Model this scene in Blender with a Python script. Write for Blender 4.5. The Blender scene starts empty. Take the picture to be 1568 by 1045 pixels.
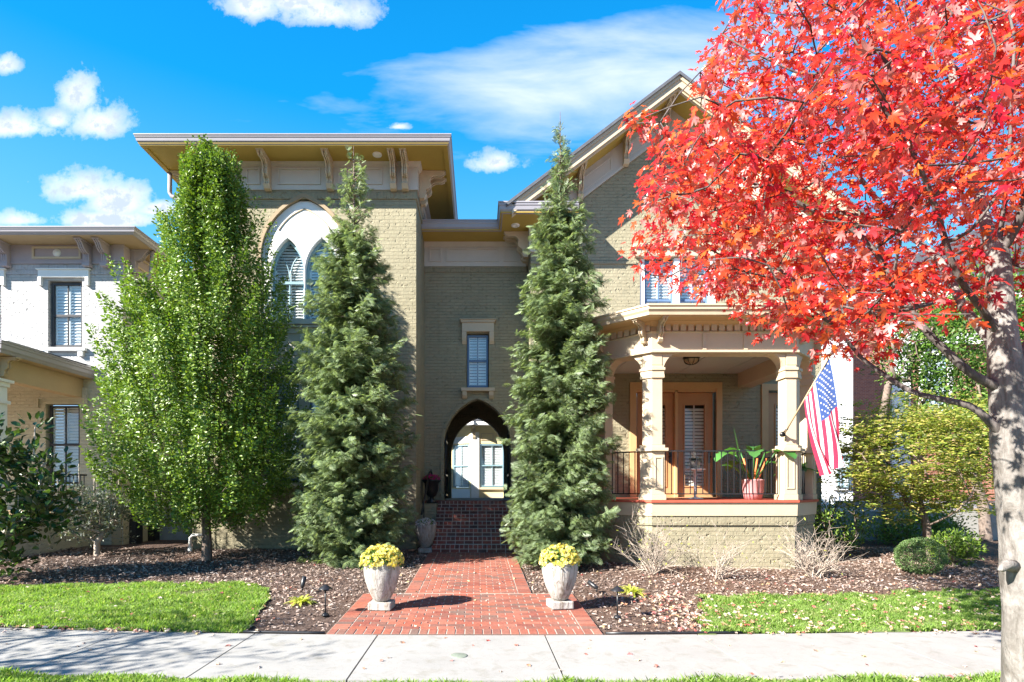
import bpy, bmesh, math, random
import numpy as np
from mathutils import Vector, Matrix
from mathutils.geometry import tessellate_polygon
R = math.radians
S = bpy.context.scene
COL = S.collection
random.seed(7); NR = np.random.default_rng(11)

# ---------------------------------------------------------------- camera
CAMZ, FPX, VX, VY = 1.6, 871.0, 733.0, 750.0
cam = bpy.data.cameras.new('camera'); co = bpy.data.objects.new('camera', cam); COL.objects.link(co)
co.location = (0, 0, CAMZ); co.rotation_euler = (R(90), 0, 0)
cam.sensor_width = 36; cam.lens = 36 * FPX / 1568
cam.shift_x = (784 - VX) / 1568; cam.shift_y = (VY - 522.5) / 1568
cam.clip_end = 2000; cam.clip_start = .05
S.camera = co
# ---------------------------------------------------------------- light
SUNV = Vector((1.7, 1.0, -1.3)).normalized()          # direction the light travels
sun = bpy.data.lights.new('sun', 'SUN'); so = bpy.data.objects.new('sun', sun); COL.objects.link(so)
sun.energy = 5.0; sun.angle = R(.5); sun.color = (1, .95, .87)
so.rotation_euler = SUNV.to_track_quat('-Z', 'Y').to_euler(); so.location = (-20, -12, 18)
ELEV = math.asin(-SUNV.z); ROT = math.atan2(-SUNV.x, -SUNV.y) % (2 * math.pi)
S.view_settings.view_transform = 'Standard'; S.view_settings.look = 'None'
S.view_settings.exposure = 1.85; S.view_settings.gamma = 1

class NT:
    """tiny node helper"""
    def __init__(s, nt): s.nt = nt; s.n = nt.nodes; s.l = nt.links
    def node(s, t, **kw):
        n = s.n.new(t)
        for k, v in kw.items():
            if k.startswith('i_'):
                key = k[2:]; key = int(key) if key.isdigit() else key.replace('_', ' ')
                s.set(n, key, v)
            else: setattr(n, k, v)
        return n
    def set(s, n, key, v):
        inp = n.inputs[key]
        if isinstance(v, bpy.types.NodeSocket): s.l.new(v, inp)
        else: inp.default_value = v
    def math(s, op, a, b=None, c=None, clamp=False):
        n = s.n.new('ShaderNodeMath'); n.operation = op; n.use_clamp = clamp
        s.set(n, 0, a)
        if b is not None: s.set(n, 1, b)
        if c is not None: s.set(n, 2, c)
        return n.outputs[0]
    def mix(s, f, a, b, blend='MIX'):
        n = s.n.new('ShaderNodeMix'); n.data_type = 'RGBA'; n.blend_type = blend
        s.set(n, 0, f); s.set(n, 6, a); s.set(n, 7, b); return n.outputs[2]
    def ramp(s, f, stops):
        n = s.n.new('ShaderNodeValToRGB'); s.l.new(f, n.inputs[0]); e = n.color_ramp.elements
        while len(e) < len(stops): e.new(.5)
        for q, (p, c) in zip(e, stops): q.position = p; q.color = c if len(c) == 4 else (*c, 1)
        return n.outputs[0]
    def mapr(s, v, a, b, c=0., d=1.):
        n = s.n.new('ShaderNodeMapRange'); n.clamp = True
        s.set(n, 0, v); n.inputs[1].default_value = a; n.inputs[2].default_value = b
        n.inputs[3].default_value = c; n.inputs[4].default_value = d; return n.outputs[0]
    def noise(s, vec, scale, detail=4, rough=.6, dist=0):
        n = s.n.new('ShaderNodeTexNoise'); s.l.new(vec, n.inputs['Vector'])
        n.inputs['Scale'].default_value = scale; n.inputs['Detail'].default_value = detail
        n.inputs['Roughness'].default_value = rough; n.inputs['Distortion'].default_value = dist
        return n.outputs['Fac']

# ---------------------------------------------------------------- world: sky with clouds
W = bpy.data.worlds.new('World'); S.world = W; W.use_nodes = True
g = NT(W.node_tree); g.n.clear()
sky = g.node('ShaderNodeTexSky', sky_type='NISHITA', sun_disc=False, sun_elevation=ELEV, sun_rotation=ROT)
sky.air_density = 1.0; sky.dust_density = .3; sky.ozone_density = 2.5; sky.altitude = 0
tc = g.node('ShaderNodeTexCoord')
sp = g.node('ShaderNodeSeparateXYZ', i_0=tc.outputs['Generated'])
# deep autumn blue overhead, paler lower down, laid over the physical sky
deep = g.ramp(sp.outputs[2], [(0, (.16, .22, .28)), (.12, (.20, .34, .47)), (.34, (.085, .31, .50)), (.55, (.001, .19, .46)), (1, (.0, .05, .20))])
deep = g.mix(1., deep, (14, 14, 14, 1), 'MULTIPLY')
hs = g.node('ShaderNodeMix', data_type='RGBA'); g.set(hs, 0, .80); g.set(hs, 6, g.mix(1., sky.outputs[0], (.25, .6, 1.15, 1), 'MULTIPLY')); g.set(hs, 7, deep)
ay = g.math('MAXIMUM', g.math('ABSOLUTE', sp.outputs[1]), .02)
U = g.math('DIVIDE', sp.outputs[0], ay); V = g.math('DIVIDE', sp.outputs[2], ay)
cv = g.node('ShaderNodeCombineXYZ', i_0=U, i_1=V)
big = g.noise(cv.outputs[0], 7, 9, .6, .25)
fine = g.noise(cv.outputs[0], 26, 9, .68, .1)
# cumulus: direction (u,v), radii, weight
PUFF = [(115,150,34,48),(150,192,50,36),(30,196,62,24),(85,185,30,24),(125,292,66,34),(175,312,52,34),(385,12,46,36),(505,22,72,34),(455,5,40,26),
        (757,250,44,22),(612,194,20,9),(8,100,30,24),(25,338,62,18),(150,338,90,16),(245,322,30,14)]
acc = None
for px, py, rx, ry in PUFF:
    u0, v0 = (px - VX) / FPX, (VY - py) / FPX
    du = g.math('MULTIPLY', g.math('SUBTRACT', U, u0), FPX / rx)
    dv = g.math('MULTIPLY', g.math('SUBTRACT', V, v0), FPX / ry)
    dvn = g.math('MINIMUM', g.math('MULTIPLY', dv, 1.9), dv)      # flatter base
    d = g.math('SQRT', g.math('ADD', g.math('MULTIPLY', du, du), g.math('MULTIPLY', dvn, dvn)))
    m = g.math('SUBTRACT', 1.2, d)
    acc = m if acc is None else g.math('SMOOTH_MAX', acc, m, .25)
nz = g.math('ADD', g.math('MULTIPLY', g.math('SUBTRACT', big, .5), 2.8), g.math('MULTIPLY', g.math('SUBTRACT', fine, .5), 1.9))
dens = g.math('ADD', acc, nz)
cum = g.mapr(dens, .0, .9)
# cirrus veil, stretched noise
st = g.node('ShaderNodeMapping', i_Vector=cv.outputs[0]); st.inputs['Rotation'].default_value = (0, 0, R(-14)); st.inputs['Scale'].default_value = (1.3, 5, 1)
cir = g.noise(st.outputs[0], 2.4, 7, .55, .3)
du = g.math('MULTIPLY', g.math('SUBTRACT', U, (920 - VX) / FPX), FPX / 420); dv = g.math('MULTIPLY', g.math('SUBTRACT', g.math('SUBTRACT', V, (VY - 118) / FPX), g.math('MULTIPLY', g.math('SUBTRACT', U, (920 - VX) / FPX), .18)), FPX / 92)
cm = g.math('SUBTRACT', 1, g.math('SQRT', g.math('ADD', g.math('MULTIPLY', du, du), g.math('MULTIPLY', dv, dv))))
cirm = g.mapr(g.math('ADD', cm, g.math('MULTIPLY', g.math('SUBTRACT', cir, .5), 2.2)), -.1, .9, 0, .85)
shade = g.mapr(g.math('ADD', dens, g.math('MULTIPLY', g.math('SUBTRACT', fine, .5), 4.5)), .2, 1.4, 0, 1)
ccol = g.mix(shade, (6.9, 7.1, 7.4, 1), (3.9, 4.6, 5.9, 1))
c1 = g.mix(cirm, hs.outputs[2], (5.2, 5.9, 7.0, 1))
c2 = g.mix(cum, c1, ccol)
bg = g.node('ShaderNodeBackground', i_Color=c2, i_Strength=.052)
wo = g.node('ShaderNodeOutputWorld'); g.l.new(bg.outputs[0], wo.inputs[0])

# ---------------------------------------------------------------- materials
MATS = {}
def newmat(name):
    m = bpy.data.materials.new(name); m.use_nodes = True; t = NT(m.node_tree)
    b = t.n['Principled BSDF']; b.inputs['Specular IOR Level'].default_value = .35
    MATS[name] = m; return m, t, b
def lin(c, k=1.): return (c[0] * k, c[1] * k, c[2] * k, 1)
def paint(name, c, rough=.6, var=.12, scale=3, bump=.0, bscale=60, spec=.35, metal=0):
    m, t, b = newmat(name)
    geo = t.node('ShaderNodeNewGeometry')
    n1 = t.noise(geo.outputs['Position'], scale, 5, .65); n2 = t.noise(geo.outputs['Position'], scale * 11, 3)
    f = t.math('ADD', t.math('MULTIPLY', n1, .65), t.math('MULTIPLY', n2, .35))
    col = t.mix(t.mapr(f, .3, .7), lin(c, 1 - var), lin(c, 1 + var))
    t.l.new(col, b.inputs['Base Color']); b.inputs['Roughness'].default_value = rough
    b.inputs['Specular IOR Level'].default_value = spec; b.inputs['Metallic'].default_value = metal
    if bump:
        bn = t.node('ShaderNodeBump', i_Height=t.noise(geo.outputs['Position'], bscale, 4), i_Strength=bump, i_Distance=.01)
        t.l.new(bn.outputs[0], b.inputs['Normal'])
    return m
def wallvec(t):
    geo = t.node('ShaderNodeNewGeometry')
    p = t.node('ShaderNodeSeparateXYZ', i_0=geo.outputs['Position']); n = t.node('ShaderNodeSeparateXYZ', i_0=geo.outputs['True Normal'])
    u = t.math('SUBTRACT', t.math('MULTIPLY', p.outputs[0], n.outputs[1]), t.math('MULTIPLY', p.outputs[1], n.outputs[0]))
    return geo, u, p.outputs[2]
def brickwall(name, c, c2=None, mortar=None, bw=.215, rh=.082, ms=.006, bump=1.0, var=.1, soldier=False, tumbled=1.0):
    m, t, b = newmat(name); geo, u, z = wallvec(t)
    vec = t.node('ShaderNodeCombineXYZ', i_0=(z if soldier else u), i_1=(u if soldier else z))
    wob = t.node('ShaderNodeVectorMath', operation='ADD'); t.l.new(vec.outputs[0], wob.inputs[0])
    nn = t.node('ShaderNodeTexNoise', i_Vector=geo.outputs['Position'], i_Scale=9.); 
    sc = t.node('ShaderNodeVectorMath', operation='SCALE'); t.l.new(nn.outputs['Color'], sc.inputs[0]); sc.inputs['Scale'].default_value = .012
    t.l.new(sc.outputs[0], wob.inputs[1])
    br = t.node('ShaderNodeTexBrick', i_Vector=wob.outputs[0], i_Scale=1., offset=0. if soldier else .5)
    br.inputs['Brick Width'].default_value = bw; br.inputs['Row Height'].default_value = rh
    br.inputs['Mortar Size'].default_value = ms; br.inputs['Mortar Smooth'].default_value = .35
    br.inputs['Color1'].default_value = (0, 0, 0, 1); br.inputs['Color2'].default_value = (1, 1, 1, 1); br.inputs['Mortar'].default_value = (.5, .5, .5, 1)
    c2 = c2 or (c[0] * .93, c[1] * .93, c[2] * .93); mortar = mortar or (c[0] * .9, c[1] * .9, c[2] * .9)
    base = t.mix(br.outputs['Color'], lin(c), lin(c2))
    base = t.mix(t.math('MULTIPLY', br.outputs['Fac'], .8), base, lin(mortar))
    w1 = t.noise(geo.outputs['Position'], 1.1, 6, .7); w2 = t.noise(geo.outputs['Position'], 24, 4)
    stv = t.node('ShaderNodeCombineXYZ', i_0=t.math('MULTIPLY', u, 5.), i_1=t.math('MULTIPLY', z, .35)); stn = t.noise(stv.outputs[0], 1.6, 6, .7)
    base = t.mix(t.mapr(stn, .52, .78, 0, .45), base, t.mix(1., base, (.72, .70, .66, 1), 'MULTIPLY'))
    base = t.mix(t.mapr(w1, .3, .75, 0, 1), base, t.mix(1., base, lin((1 - var * 1.6, 1 - var * 1.7, 1 - var * 1.9)), 'MULTIPLY'))
    t.l.new(base, b.inputs['Base Color']); b.inputs['Roughness'].default_value = .78; b.inputs['Specular IOR Level'].default_value = .25
    # each brick tilts and bulges on its own: the random grey of the brick texture drives height
    lump = t.noise(geo.outputs['Position'], 7, 3, .6)
    h = t.math('ADD', t.math('MULTIPLY', t.math('SUBTRACT', 1, br.outputs['Fac']), 1.0), t.math('ADD', t.math('MULTIPLY', w2, .55 * tumbled), t.math('MULTIPLY', lump, 1.1 * tumbled)))
    pit = t.noise(geo.outputs['Position'], 13, 2, .5); h = t.math('SUBTRACT', h, t.math('MULTIPLY', t.mapr(pit, .60, .74), 1.6 * tumbled))
    h = t.math('ADD', h, t.math('MULTIPLY', t.node('ShaderNodeSeparateColor', i_0=br.outputs['Color']).outputs[0], .5 * tumbled))
    bn = t.node('ShaderNodeBump', i_Height=h, i_Strength=bump, i_Distance=.0125); t.l.new(bn.outputs[0], b.inputs['Normal'])
    return m
def brickpiece(name, cols, rough=.85):
    m, t, b = newmat(name); geo = t.node('ShaderNodeNewGeometry')
    rp = geo.outputs['Random Per Island']
    st = [(i / max(1, len(cols) - 1), c) for i, c in enumerate(cols)]
    col = t.ramp(rp, st)
    n = t.noise(geo.outputs['Position'], 30, 5, .7)
    col = t.mix(t.mapr(n, .35, .75), col, t.mix(1., col, (.55, .5, .5, 1), 'MULTIPLY'))
    n3 = t.noise(geo.outputs['Position'], 2.2, 4, .6)
    col = t.mix(t.mapr(n3, .4, .8, 0, .35), col, (.22, .17, .14, 1))
    t.l.new(col, b.inputs['Base Color']); b.inputs['Roughness'].default_value = rough
    bn = t.node('ShaderNodeBump', i_Height=n, i_Strength=.5, i_Distance=.006); t.l.new(bn.outputs[0], b.inputs['Normal'])
    return m
def leafmat(name, cols, back=None, trans=.35, rough=.45, spec=.4, tcol=None):
    """leaf: a colour per leaf, a paler underside, light passing through"""
    m, t, b = newmat(name); geo = t.node('ShaderNodeNewGeometry')
    rp = geo.outputs['Random Per Island']
    st = [(i / max(1, len(cols) - 1), c) for i, c in enumerate(cols)]
    col = t.ramp(rp, st)
    front = col
    if back: col = t.mix(geo.outputs['Backfacing'], col, lin(back))
    t.l.new(col, b.inputs['Base Color']); b.inputs['Roughness'].default_value = rough; b.inputs['Specular IOR Level'].default_value = spec
    tr = t.node('ShaderNodeBsdfTranslucent', i_Color=t.mix(1., front, lin(tcol or (1.5, 1.6, .7)), 'MULTIPLY'))
    mx = t.node('ShaderNodeMixShader', i_0=trans); t.l.new(b.outputs[0], mx.inputs[1]); t.l.new(tr.outputs[0], mx.inputs[2])
    t.l.new(mx.outputs[0], t.n['Material Output'].inputs[0]); return m
def glass(name, tint=(.55, .62, .66), refl=.25):
    m, t, b = newmat(name)
    gl = t.node('ShaderNodeBsdfGlossy', i_Roughness=.03, i_Color=(.9, .95, 1, 1)); tr = t.node('ShaderNodeBsdfTransparent', i_Color=lin(tint))
    lw = t.node('ShaderNodeLayerWeight', i_Blend=.5)
    f = t.math('ADD', t.math('MULTIPLY', t.math('POWER', lw.outputs['Facing'], 3.), .6), refl, clamp=True)
    geo = t.node('ShaderNodeNewGeometry')
    bn = t.node('ShaderNodeBump', i_Height=t.noise(geo.outputs['Position'], 1.6, 2), i_Strength=.25, i_Distance=.02); t.l.new(bn.outputs[0], gl.inputs['Normal'])
    mx = t.node('ShaderNodeMixShader', i_0=f); t.l.new(tr.outputs[0], mx.inputs[1]); t.l.new(gl.outputs[0], mx.inputs[2])
    t.l.new(mx.outputs[0], t.n['Material Output'].inputs[0]); return m
def bark(name, c1, c2, scale=8, bump=.8, stretch=.25):
    m, t, b = newmat(name); geo = t.node('ShaderNodeNewGeometry')
    mp = t.node('ShaderNodeMapping', i_Vector=geo.outputs['Position']); mp.inputs['Scale'].default_value = (1, 1, stretch)
    n = t.noise(mp.outputs[0], scale, 7, .65, 1.2); n2 = t.noise(geo.outputs['Position'], 2.3, 5, .7, .6); n3 = t.noise(mp.outputs[0], scale * 5, 4, .6)
    col = t.mix(t.mapr(n, .35, .62), lin(c1), lin(c2))
    col = t.mix(t.mapr(n2, .52, .68, 0, .75), col, lin(c2, 1.25))
    col = t.mix(t.mapr(n3, .5, .7, 0, .45), col, lin(c1, .6))
    t.l.new(col, b.inputs['Base Color']); b.inputs['Roughness'].default_value = .85; b.inputs['Specular IOR Level'].default_value = .2
    h = t.math('ADD', n, t.math('MULTIPLY', n3, .4))
    bn = t.node('ShaderNodeBump', i_Height=h, i_Strength=bump, i_Distance=.02); t.l.new(bn.outputs[0], b.inputs['Normal']); return m

KH = brickwall('khaki_painted_brick', (.355, .318, .215))
KHS = brickwall('khaki_soldier_brick', (.34, .303, .205), soldier=True, rh=.075, bw=.24)
WB = brickwall('white_painted_brick', (.50, .49, .485), rh=.072, var=.05)
WBS = brickwall('white_soldier_brick', (.49, .475, .49), soldier=True, rh=.075, bw=.26, var=.05)
OB = brickwall('cream_painted_brick', (.60, .57, .46))
RB = brickwall('red_brick', (.42, .16, .10), (.30, .11, .08), (.45, .40, .34), tumbled=.4, bump=.5)
TRIM = paint('cream_trim_paint', (.55, .45, .315), .5, .07, 4, .12, 30)
TRIMG = paint('stone_grey_trim_paint', (.56, .52, .46), .5, .06, 4, .1, 30)
TRIM_BOUNCE = paint('deck_bounce_trim_paint', (.58, .37, .18), .5, .08, 4)  # cream trim under the porch, warm bounce off the red deck put into its colour
SOF = paint('mustard_soffit_paint', (.44, .31, .07), .6, .08, 2)
WHITE = paint('white_paint', (.80, .79, .77), .5, .04, 3)
BGREEN = paint('blue_green_window_paint', (.24, .37, .42), .4, .1, 4)
BLUEF = paint('blue_window_paint', (.12, .19, .31), .4, .1, 4)
GUT = paint('metal_gutter_paint', (.33, .31, .335), .32, .06, 5, spec=.6)
LILAC = paint('lilac_frieze_paint', (.40, .34, .36), .6, .06, 3)
BROWNP = paint('brown_soffit_paint', (.48, .35, .21), .6, .06, 3)
SHING = paint('slate_shingle', (.10, .105, .12), .8, .3, 9, .6, 25)
BLIND = paint('white_shutter_paint', (.82, .80, .76), .45, .03, 3)
DARKF = paint('dark_bronze_frame_paint', (.045, .042, .045), .4, .15, 4)
BLACK = paint('black_iron', (.018, .018, .02), .35, .2, 20, spec=.5)
DOORP = paint('terracotta_door_paint', (.50, .27, .13), .45, .08, 4)
REDP = paint('red_deck_paint', (.48, .10, .06), .5, .1, 5)
CEIL = paint('pale_blue_ceiling_paint', (.50, .56, .55), .6, .04, 3)
CREAMY = paint('yellow_cream_paint', (.72, .60, .34), .55, .05, 3)
GL = glass('window_glass', (.90, .95, .98), .13); GLD = glass('window_glass_clear', (.93, .94, .92), .06)
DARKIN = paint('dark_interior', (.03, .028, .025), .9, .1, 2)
BRK_PATH = brickpiece('path_brick', [(.31, .09, .055), (.38, .12, .07), (.24, .07, .05), (.40, .15, .10), (.33, .095, .06), (.17, .10, .08), (.36, .12, .075), (.21, .075, .06)])
BRK_STEP = brickpiece('step_brick', [(.20, .055, .04), (.32, .085, .055), (.12, .045, .038), (.38, .10, .065), (.09, .045, .042), (.28, .075, .05)])
MORTAR = paint('mortar', (.42, .37, .31), .9, .15, 12, .3, 60)
def concrete(name, c):
    m, t, b = newmat(name); geo = t.node('ShaderNodeNewGeometry')
    a = t.noise(geo.outputs['Position'], 1.3, 7, .7); d = t.noise(geo.outputs['Position'], 90, 3, .7); e = t.noise(geo.outputs['Position'], 5, 5, .6, .5)
    col = t.mix(t.mapr(a, .3, .75), lin(c), lin(c, .80)); col = t.mix(t.mapr(d, .45, .8, 0, .5), col, lin(c, .62)); col = t.mix(t.mapr(e, .54, .70, 0, .6), col, (.22, .205, .17, 1)); crk = t.noise(geo.outputs['Position'], 2.1, 6, .7, 1.6); col = t.mix(t.mapr(t.math('ABSOLUTE', t.math('SUBTRACT', crk, .5)), 0, .012, .35, 0), col, (.2, .19, .17, 1))
    t.l.new(col, b.inputs['Base Color']); b.inputs['Roughness'].default_value = .9; b.inputs['Specular IOR Level'].default_value = .2
    bn = t.node('ShaderNodeBump', i_Height=d, i_Strength=.5, i_Distance=.004); t.l.new(bn.outputs[0], b.inputs['Normal']); return m
CONC = concrete('sidewalk_concrete', (.35, .34, .32))
def stonevase(name):
    m, t, b = newmat(name); geo = t.node('ShaderNodeTexCoord'); oi = t.node('ShaderNodeObjectInfo')
    mp = t.node('ShaderNodeMapping', i_Vector=geo.outputs['Object'], i_Location=oi.outputs['Location']); mp.inputs['Scale'].default_value = (1, 1, .16)
    n = t.noise(mp.outputs[0], 22, 6, .65, 1.0); n2 = t.noise(geo.outputs['Object'], 5, 5, .7, .7); n3 = t.noise(geo.outputs['Object'], 70, 3)
    col = t.mix(t.mapr(n, .4, .66), (.44, .42, .39, 1), (.20, .165, .13, 1)); col = t.mix(t.mapr(n2, .5, .7, 0, .6), col, (.54, .52, .48, 1))
    t.l.new(col, b.inputs['Base Color']); b.inputs['Roughness'].default_value = .9
    bn = t.node('ShaderNodeBump', i_Height=t.math('ADD', n, t.math('MULTIPLY', n3, .3)), i_Strength=.7, i_Distance=.02); t.l.new(bn.outputs[0], b.inputs['Normal']); return m
VASE = stonevase('weathered_stone')
def mulchmat():
    m, t, b = newmat('mulch'); geo = t.node('ShaderNodeNewGeometry')
    mp = t.node('ShaderNodeMapping', i_Vector=geo.outputs['Position']); mp.inputs['Scale'].default_value = (1, 1.7, 1)
    n = t.noise(mp.outputs[0], 26, 6, .75, 1.5); n2 = t.noise(geo.outputs['Position'], .7, 5, .6)
    col = t.ramp(n, [(.3, (.05, .03, .022)), (.5, (.19, .125, .095)), (.62, (.33, .24, .19)), (.75, (.48, .38, .31))])
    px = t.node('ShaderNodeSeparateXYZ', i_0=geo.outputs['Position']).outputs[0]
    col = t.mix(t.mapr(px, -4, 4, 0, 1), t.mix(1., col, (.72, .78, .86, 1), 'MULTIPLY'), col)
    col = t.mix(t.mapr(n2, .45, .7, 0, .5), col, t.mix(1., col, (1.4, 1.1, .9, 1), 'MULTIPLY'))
    t.l.new(col, b.inputs['Base Color']); b.inputs['Roughness'].default_value = .95; b.inputs['Specular IOR Level'].default_value = .1
    bn = t.node('ShaderNodeBump', i_Height=n, i_Strength=1., i_Distance=.05); t.l.new(bn.outputs[0], b.inputs['Normal']); return m
MULCH = mulchmat()
CHIP = brickpiece('bark_chip', [(.14, .10, .08), (.36, .26, .21), (.24, .17, .13), (.52, .43, .37), (.38, .26, .19), (.60, .52, .46), (.28, .21, .17)], .9)
TURF = paint('turf_soil', (.12, .16, .05), .95, .4, 6, .6, 40)
GRASS = leafmat('grass_blade', [(.12, .22, .035), (.20, .33, .055), (.28, .41, .09), (.16, .28, .045), (.42, .44, .20)], trans=.4, rough=.5)
def patchy(m):
    t = NT(m.node_tree); b = t.n['Principled BSDF']; src = b.inputs['Base Color'].links[0].from_socket; geo = t.node('ShaderNodeNewGeometry')
    n1 = t.noise(geo.outputs['Position'], 2.4, 5, .65); c = t.mix(t.mapr(n1, .48, .68, 0, .8), src, t.mix(1., src, (.55, .62, .5, 1), 'MULTIPLY')); n2 = t.noise(geo.outputs['Position'], 4.1, 4, .6)
    c = t.mix(t.mapr(n2, .56, .72, 0, .6), c, (.40, .38, .18, 1)); t.l.new(c, b.inputs['Base Color'])
patchy(GRASS)
HORN = leafmat('hornbeam_leaf', [(.05, .11, .02), (.12, .21, .025), (.19, .29, .03), (.07, .15, .022), (.26, .34, .04), (.14, .24, .03)], back=(.13, .20, .05), trans=.24, rough=.4, spec=.5)
HEMM = leafmat('hemlock_needle', [(.09, .145, .07), (.18, .25, .12), (.30, .38, .20), (.12, .18, .085), (.43, .50, .32), (.22, .29, .15), (.55, .60, .45)], back=(.24, .32, .17), trans=.28, rough=.42, spec=.55)
MAPLE = leafmat('red_maple_leaf', [(.50, .015, .012), (.64, .05, .015), (.46, .015, .02), (.66, .09, .02), (.58, .02, .03), (.44, .010, .03), (.70, .17, .03), (.34, .012, .012), (.68, .07, .08)], back=(.70, .32, .30), trans=.44, rough=.32, spec=.5, tcol=(1.35, 1.3, .9))
LIME = leafmat('lime_leaf', [(.20, .27, .04), (.28, .34, .05), (.14, .22, .035), (.40, .38, .08), (.46, .40, .12), (.42, .30, .16)], back=(.26, .30, .12), trans=.4)
GREEN = leafmat('green_leaf', [(.05, .12, .02), (.09, .19, .03), (.13, .24, .04), (.20, .28, .05)], back=(.13, .2, .07), trans=.35)
GLOSSY = leafmat('glossy_dark_leaf', [(.02, .055, .015), (.035, .08, .02), (.05, .11, .02), (.10, .17, .03)], back=(.11, .12, .05), trans=.2, rough=.25, spec=.6)
GREYL = leafmat('grey_green_leaf', [(.10, .13, .09), (.16, .19, .14), (.07, .10, .07), (.22, .24, .19)], back=(.25, .26, .22), trans=.2, rough=.45)
BOXW = leafmat('boxwood_leaf', [(.10, .18, .05), (.15, .24, .08), (.07, .13, .04), (.20, .28, .10)], trans=.2)
HOSTA = leafmat('chartreuse_leaf', [(.42, .46, .07), (.52, .52, .12), (.34, .40, .06)], trans=.35)
YELF = leafmat('yellow_petal', [(.82, .66, .03), (.86, .78, .18), (.86, .80, .38), (.84, .62, .02)], trans=.3, tcol=(1, 1, .8))
WHF = leafmat('white_petal', [(.70, .68, .66), (.78, .76, .72), (.6, .55, .58)], trans=.25, tcol=(1, 1, 1))
PINKF = leafmat('magenta_petal', [(.50, .02, .14), (.62, .05, .22), (.38, .01, .10)], trans=.3, tcol=(1, 1, 1))
DRYL = leafmat('fallen_leaf', [(.40, .07, .06), (.58, .38, .26), (.66, .54, .44), (.42, .10, .10), (.52, .30, .16), (.70, .60, .54), (.60, .46, .20), (.64, .50, .44)], trans=.15, tcol=(1, .9, .8))
TROP = leafmat('broad_green_leaf', [(.06, .20, .04), (.10, .30, .07), (.05, .14, .04)], back=(.14, .28, .10), trans=.3, rough=.3)
TWIG = bark('pale_twig', (.52, .45, .38), (.36, .29, .23), 20, .3)
BARKM = bark('grey_maple_bark', (.13, .115, .10), (.27, .25, .23), 9, 1.0, .35)
BARKT = bark('dark_branch_bark', (.06, .05, .045), (.15, .13, .12), 12, .5)
BARKD = bark('brown_bark', (.12, .085, .065), (.24, .19, .16), 14, .7)

# ---------------------------------------------------------------- object helpers
def link(o, parent=None):
    COL.objects.link(o)
    if parent: o.parent = parent
    return o
def tag(o, label=None, cat=None, group=None, kind=None):
    if label: o['label'] = label
    if cat: o['category'] = cat
    if group: o['group'] = group
    if kind: o['kind'] = kind
    return o
def thing(name, label, cat, loc, group=None, rz=0):
    o = bpy.data.objects.new(name, None); COL.objects.link(o); o.empty_display_size = .2
    o.location = loc; o.rotation_euler.z = rz; return tag(o, label, cat, group)
def rootloc(p):
    while p.parent: p = p.parent
    return p.location
def copytree(o, parent=None, **kw):
    c = o.copy(); COL.objects.link(c)
    if parent: c.parent = parent
    for ch in list(o.children): copytree(ch, c)
    return c
class F:
    """wall frame: u runs along the wall, w points out of it"""
    def __init__(s, ox, oy, ang=0.): s.o = (ox, oy); s.c = math.cos(ang); s.s = math.sin(ang)
    def __call__(s, u, w, z): return (s.o[0] + u * s.c + w * s.s, s.o[1] + u * s.s - w * s.c, z)
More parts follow.
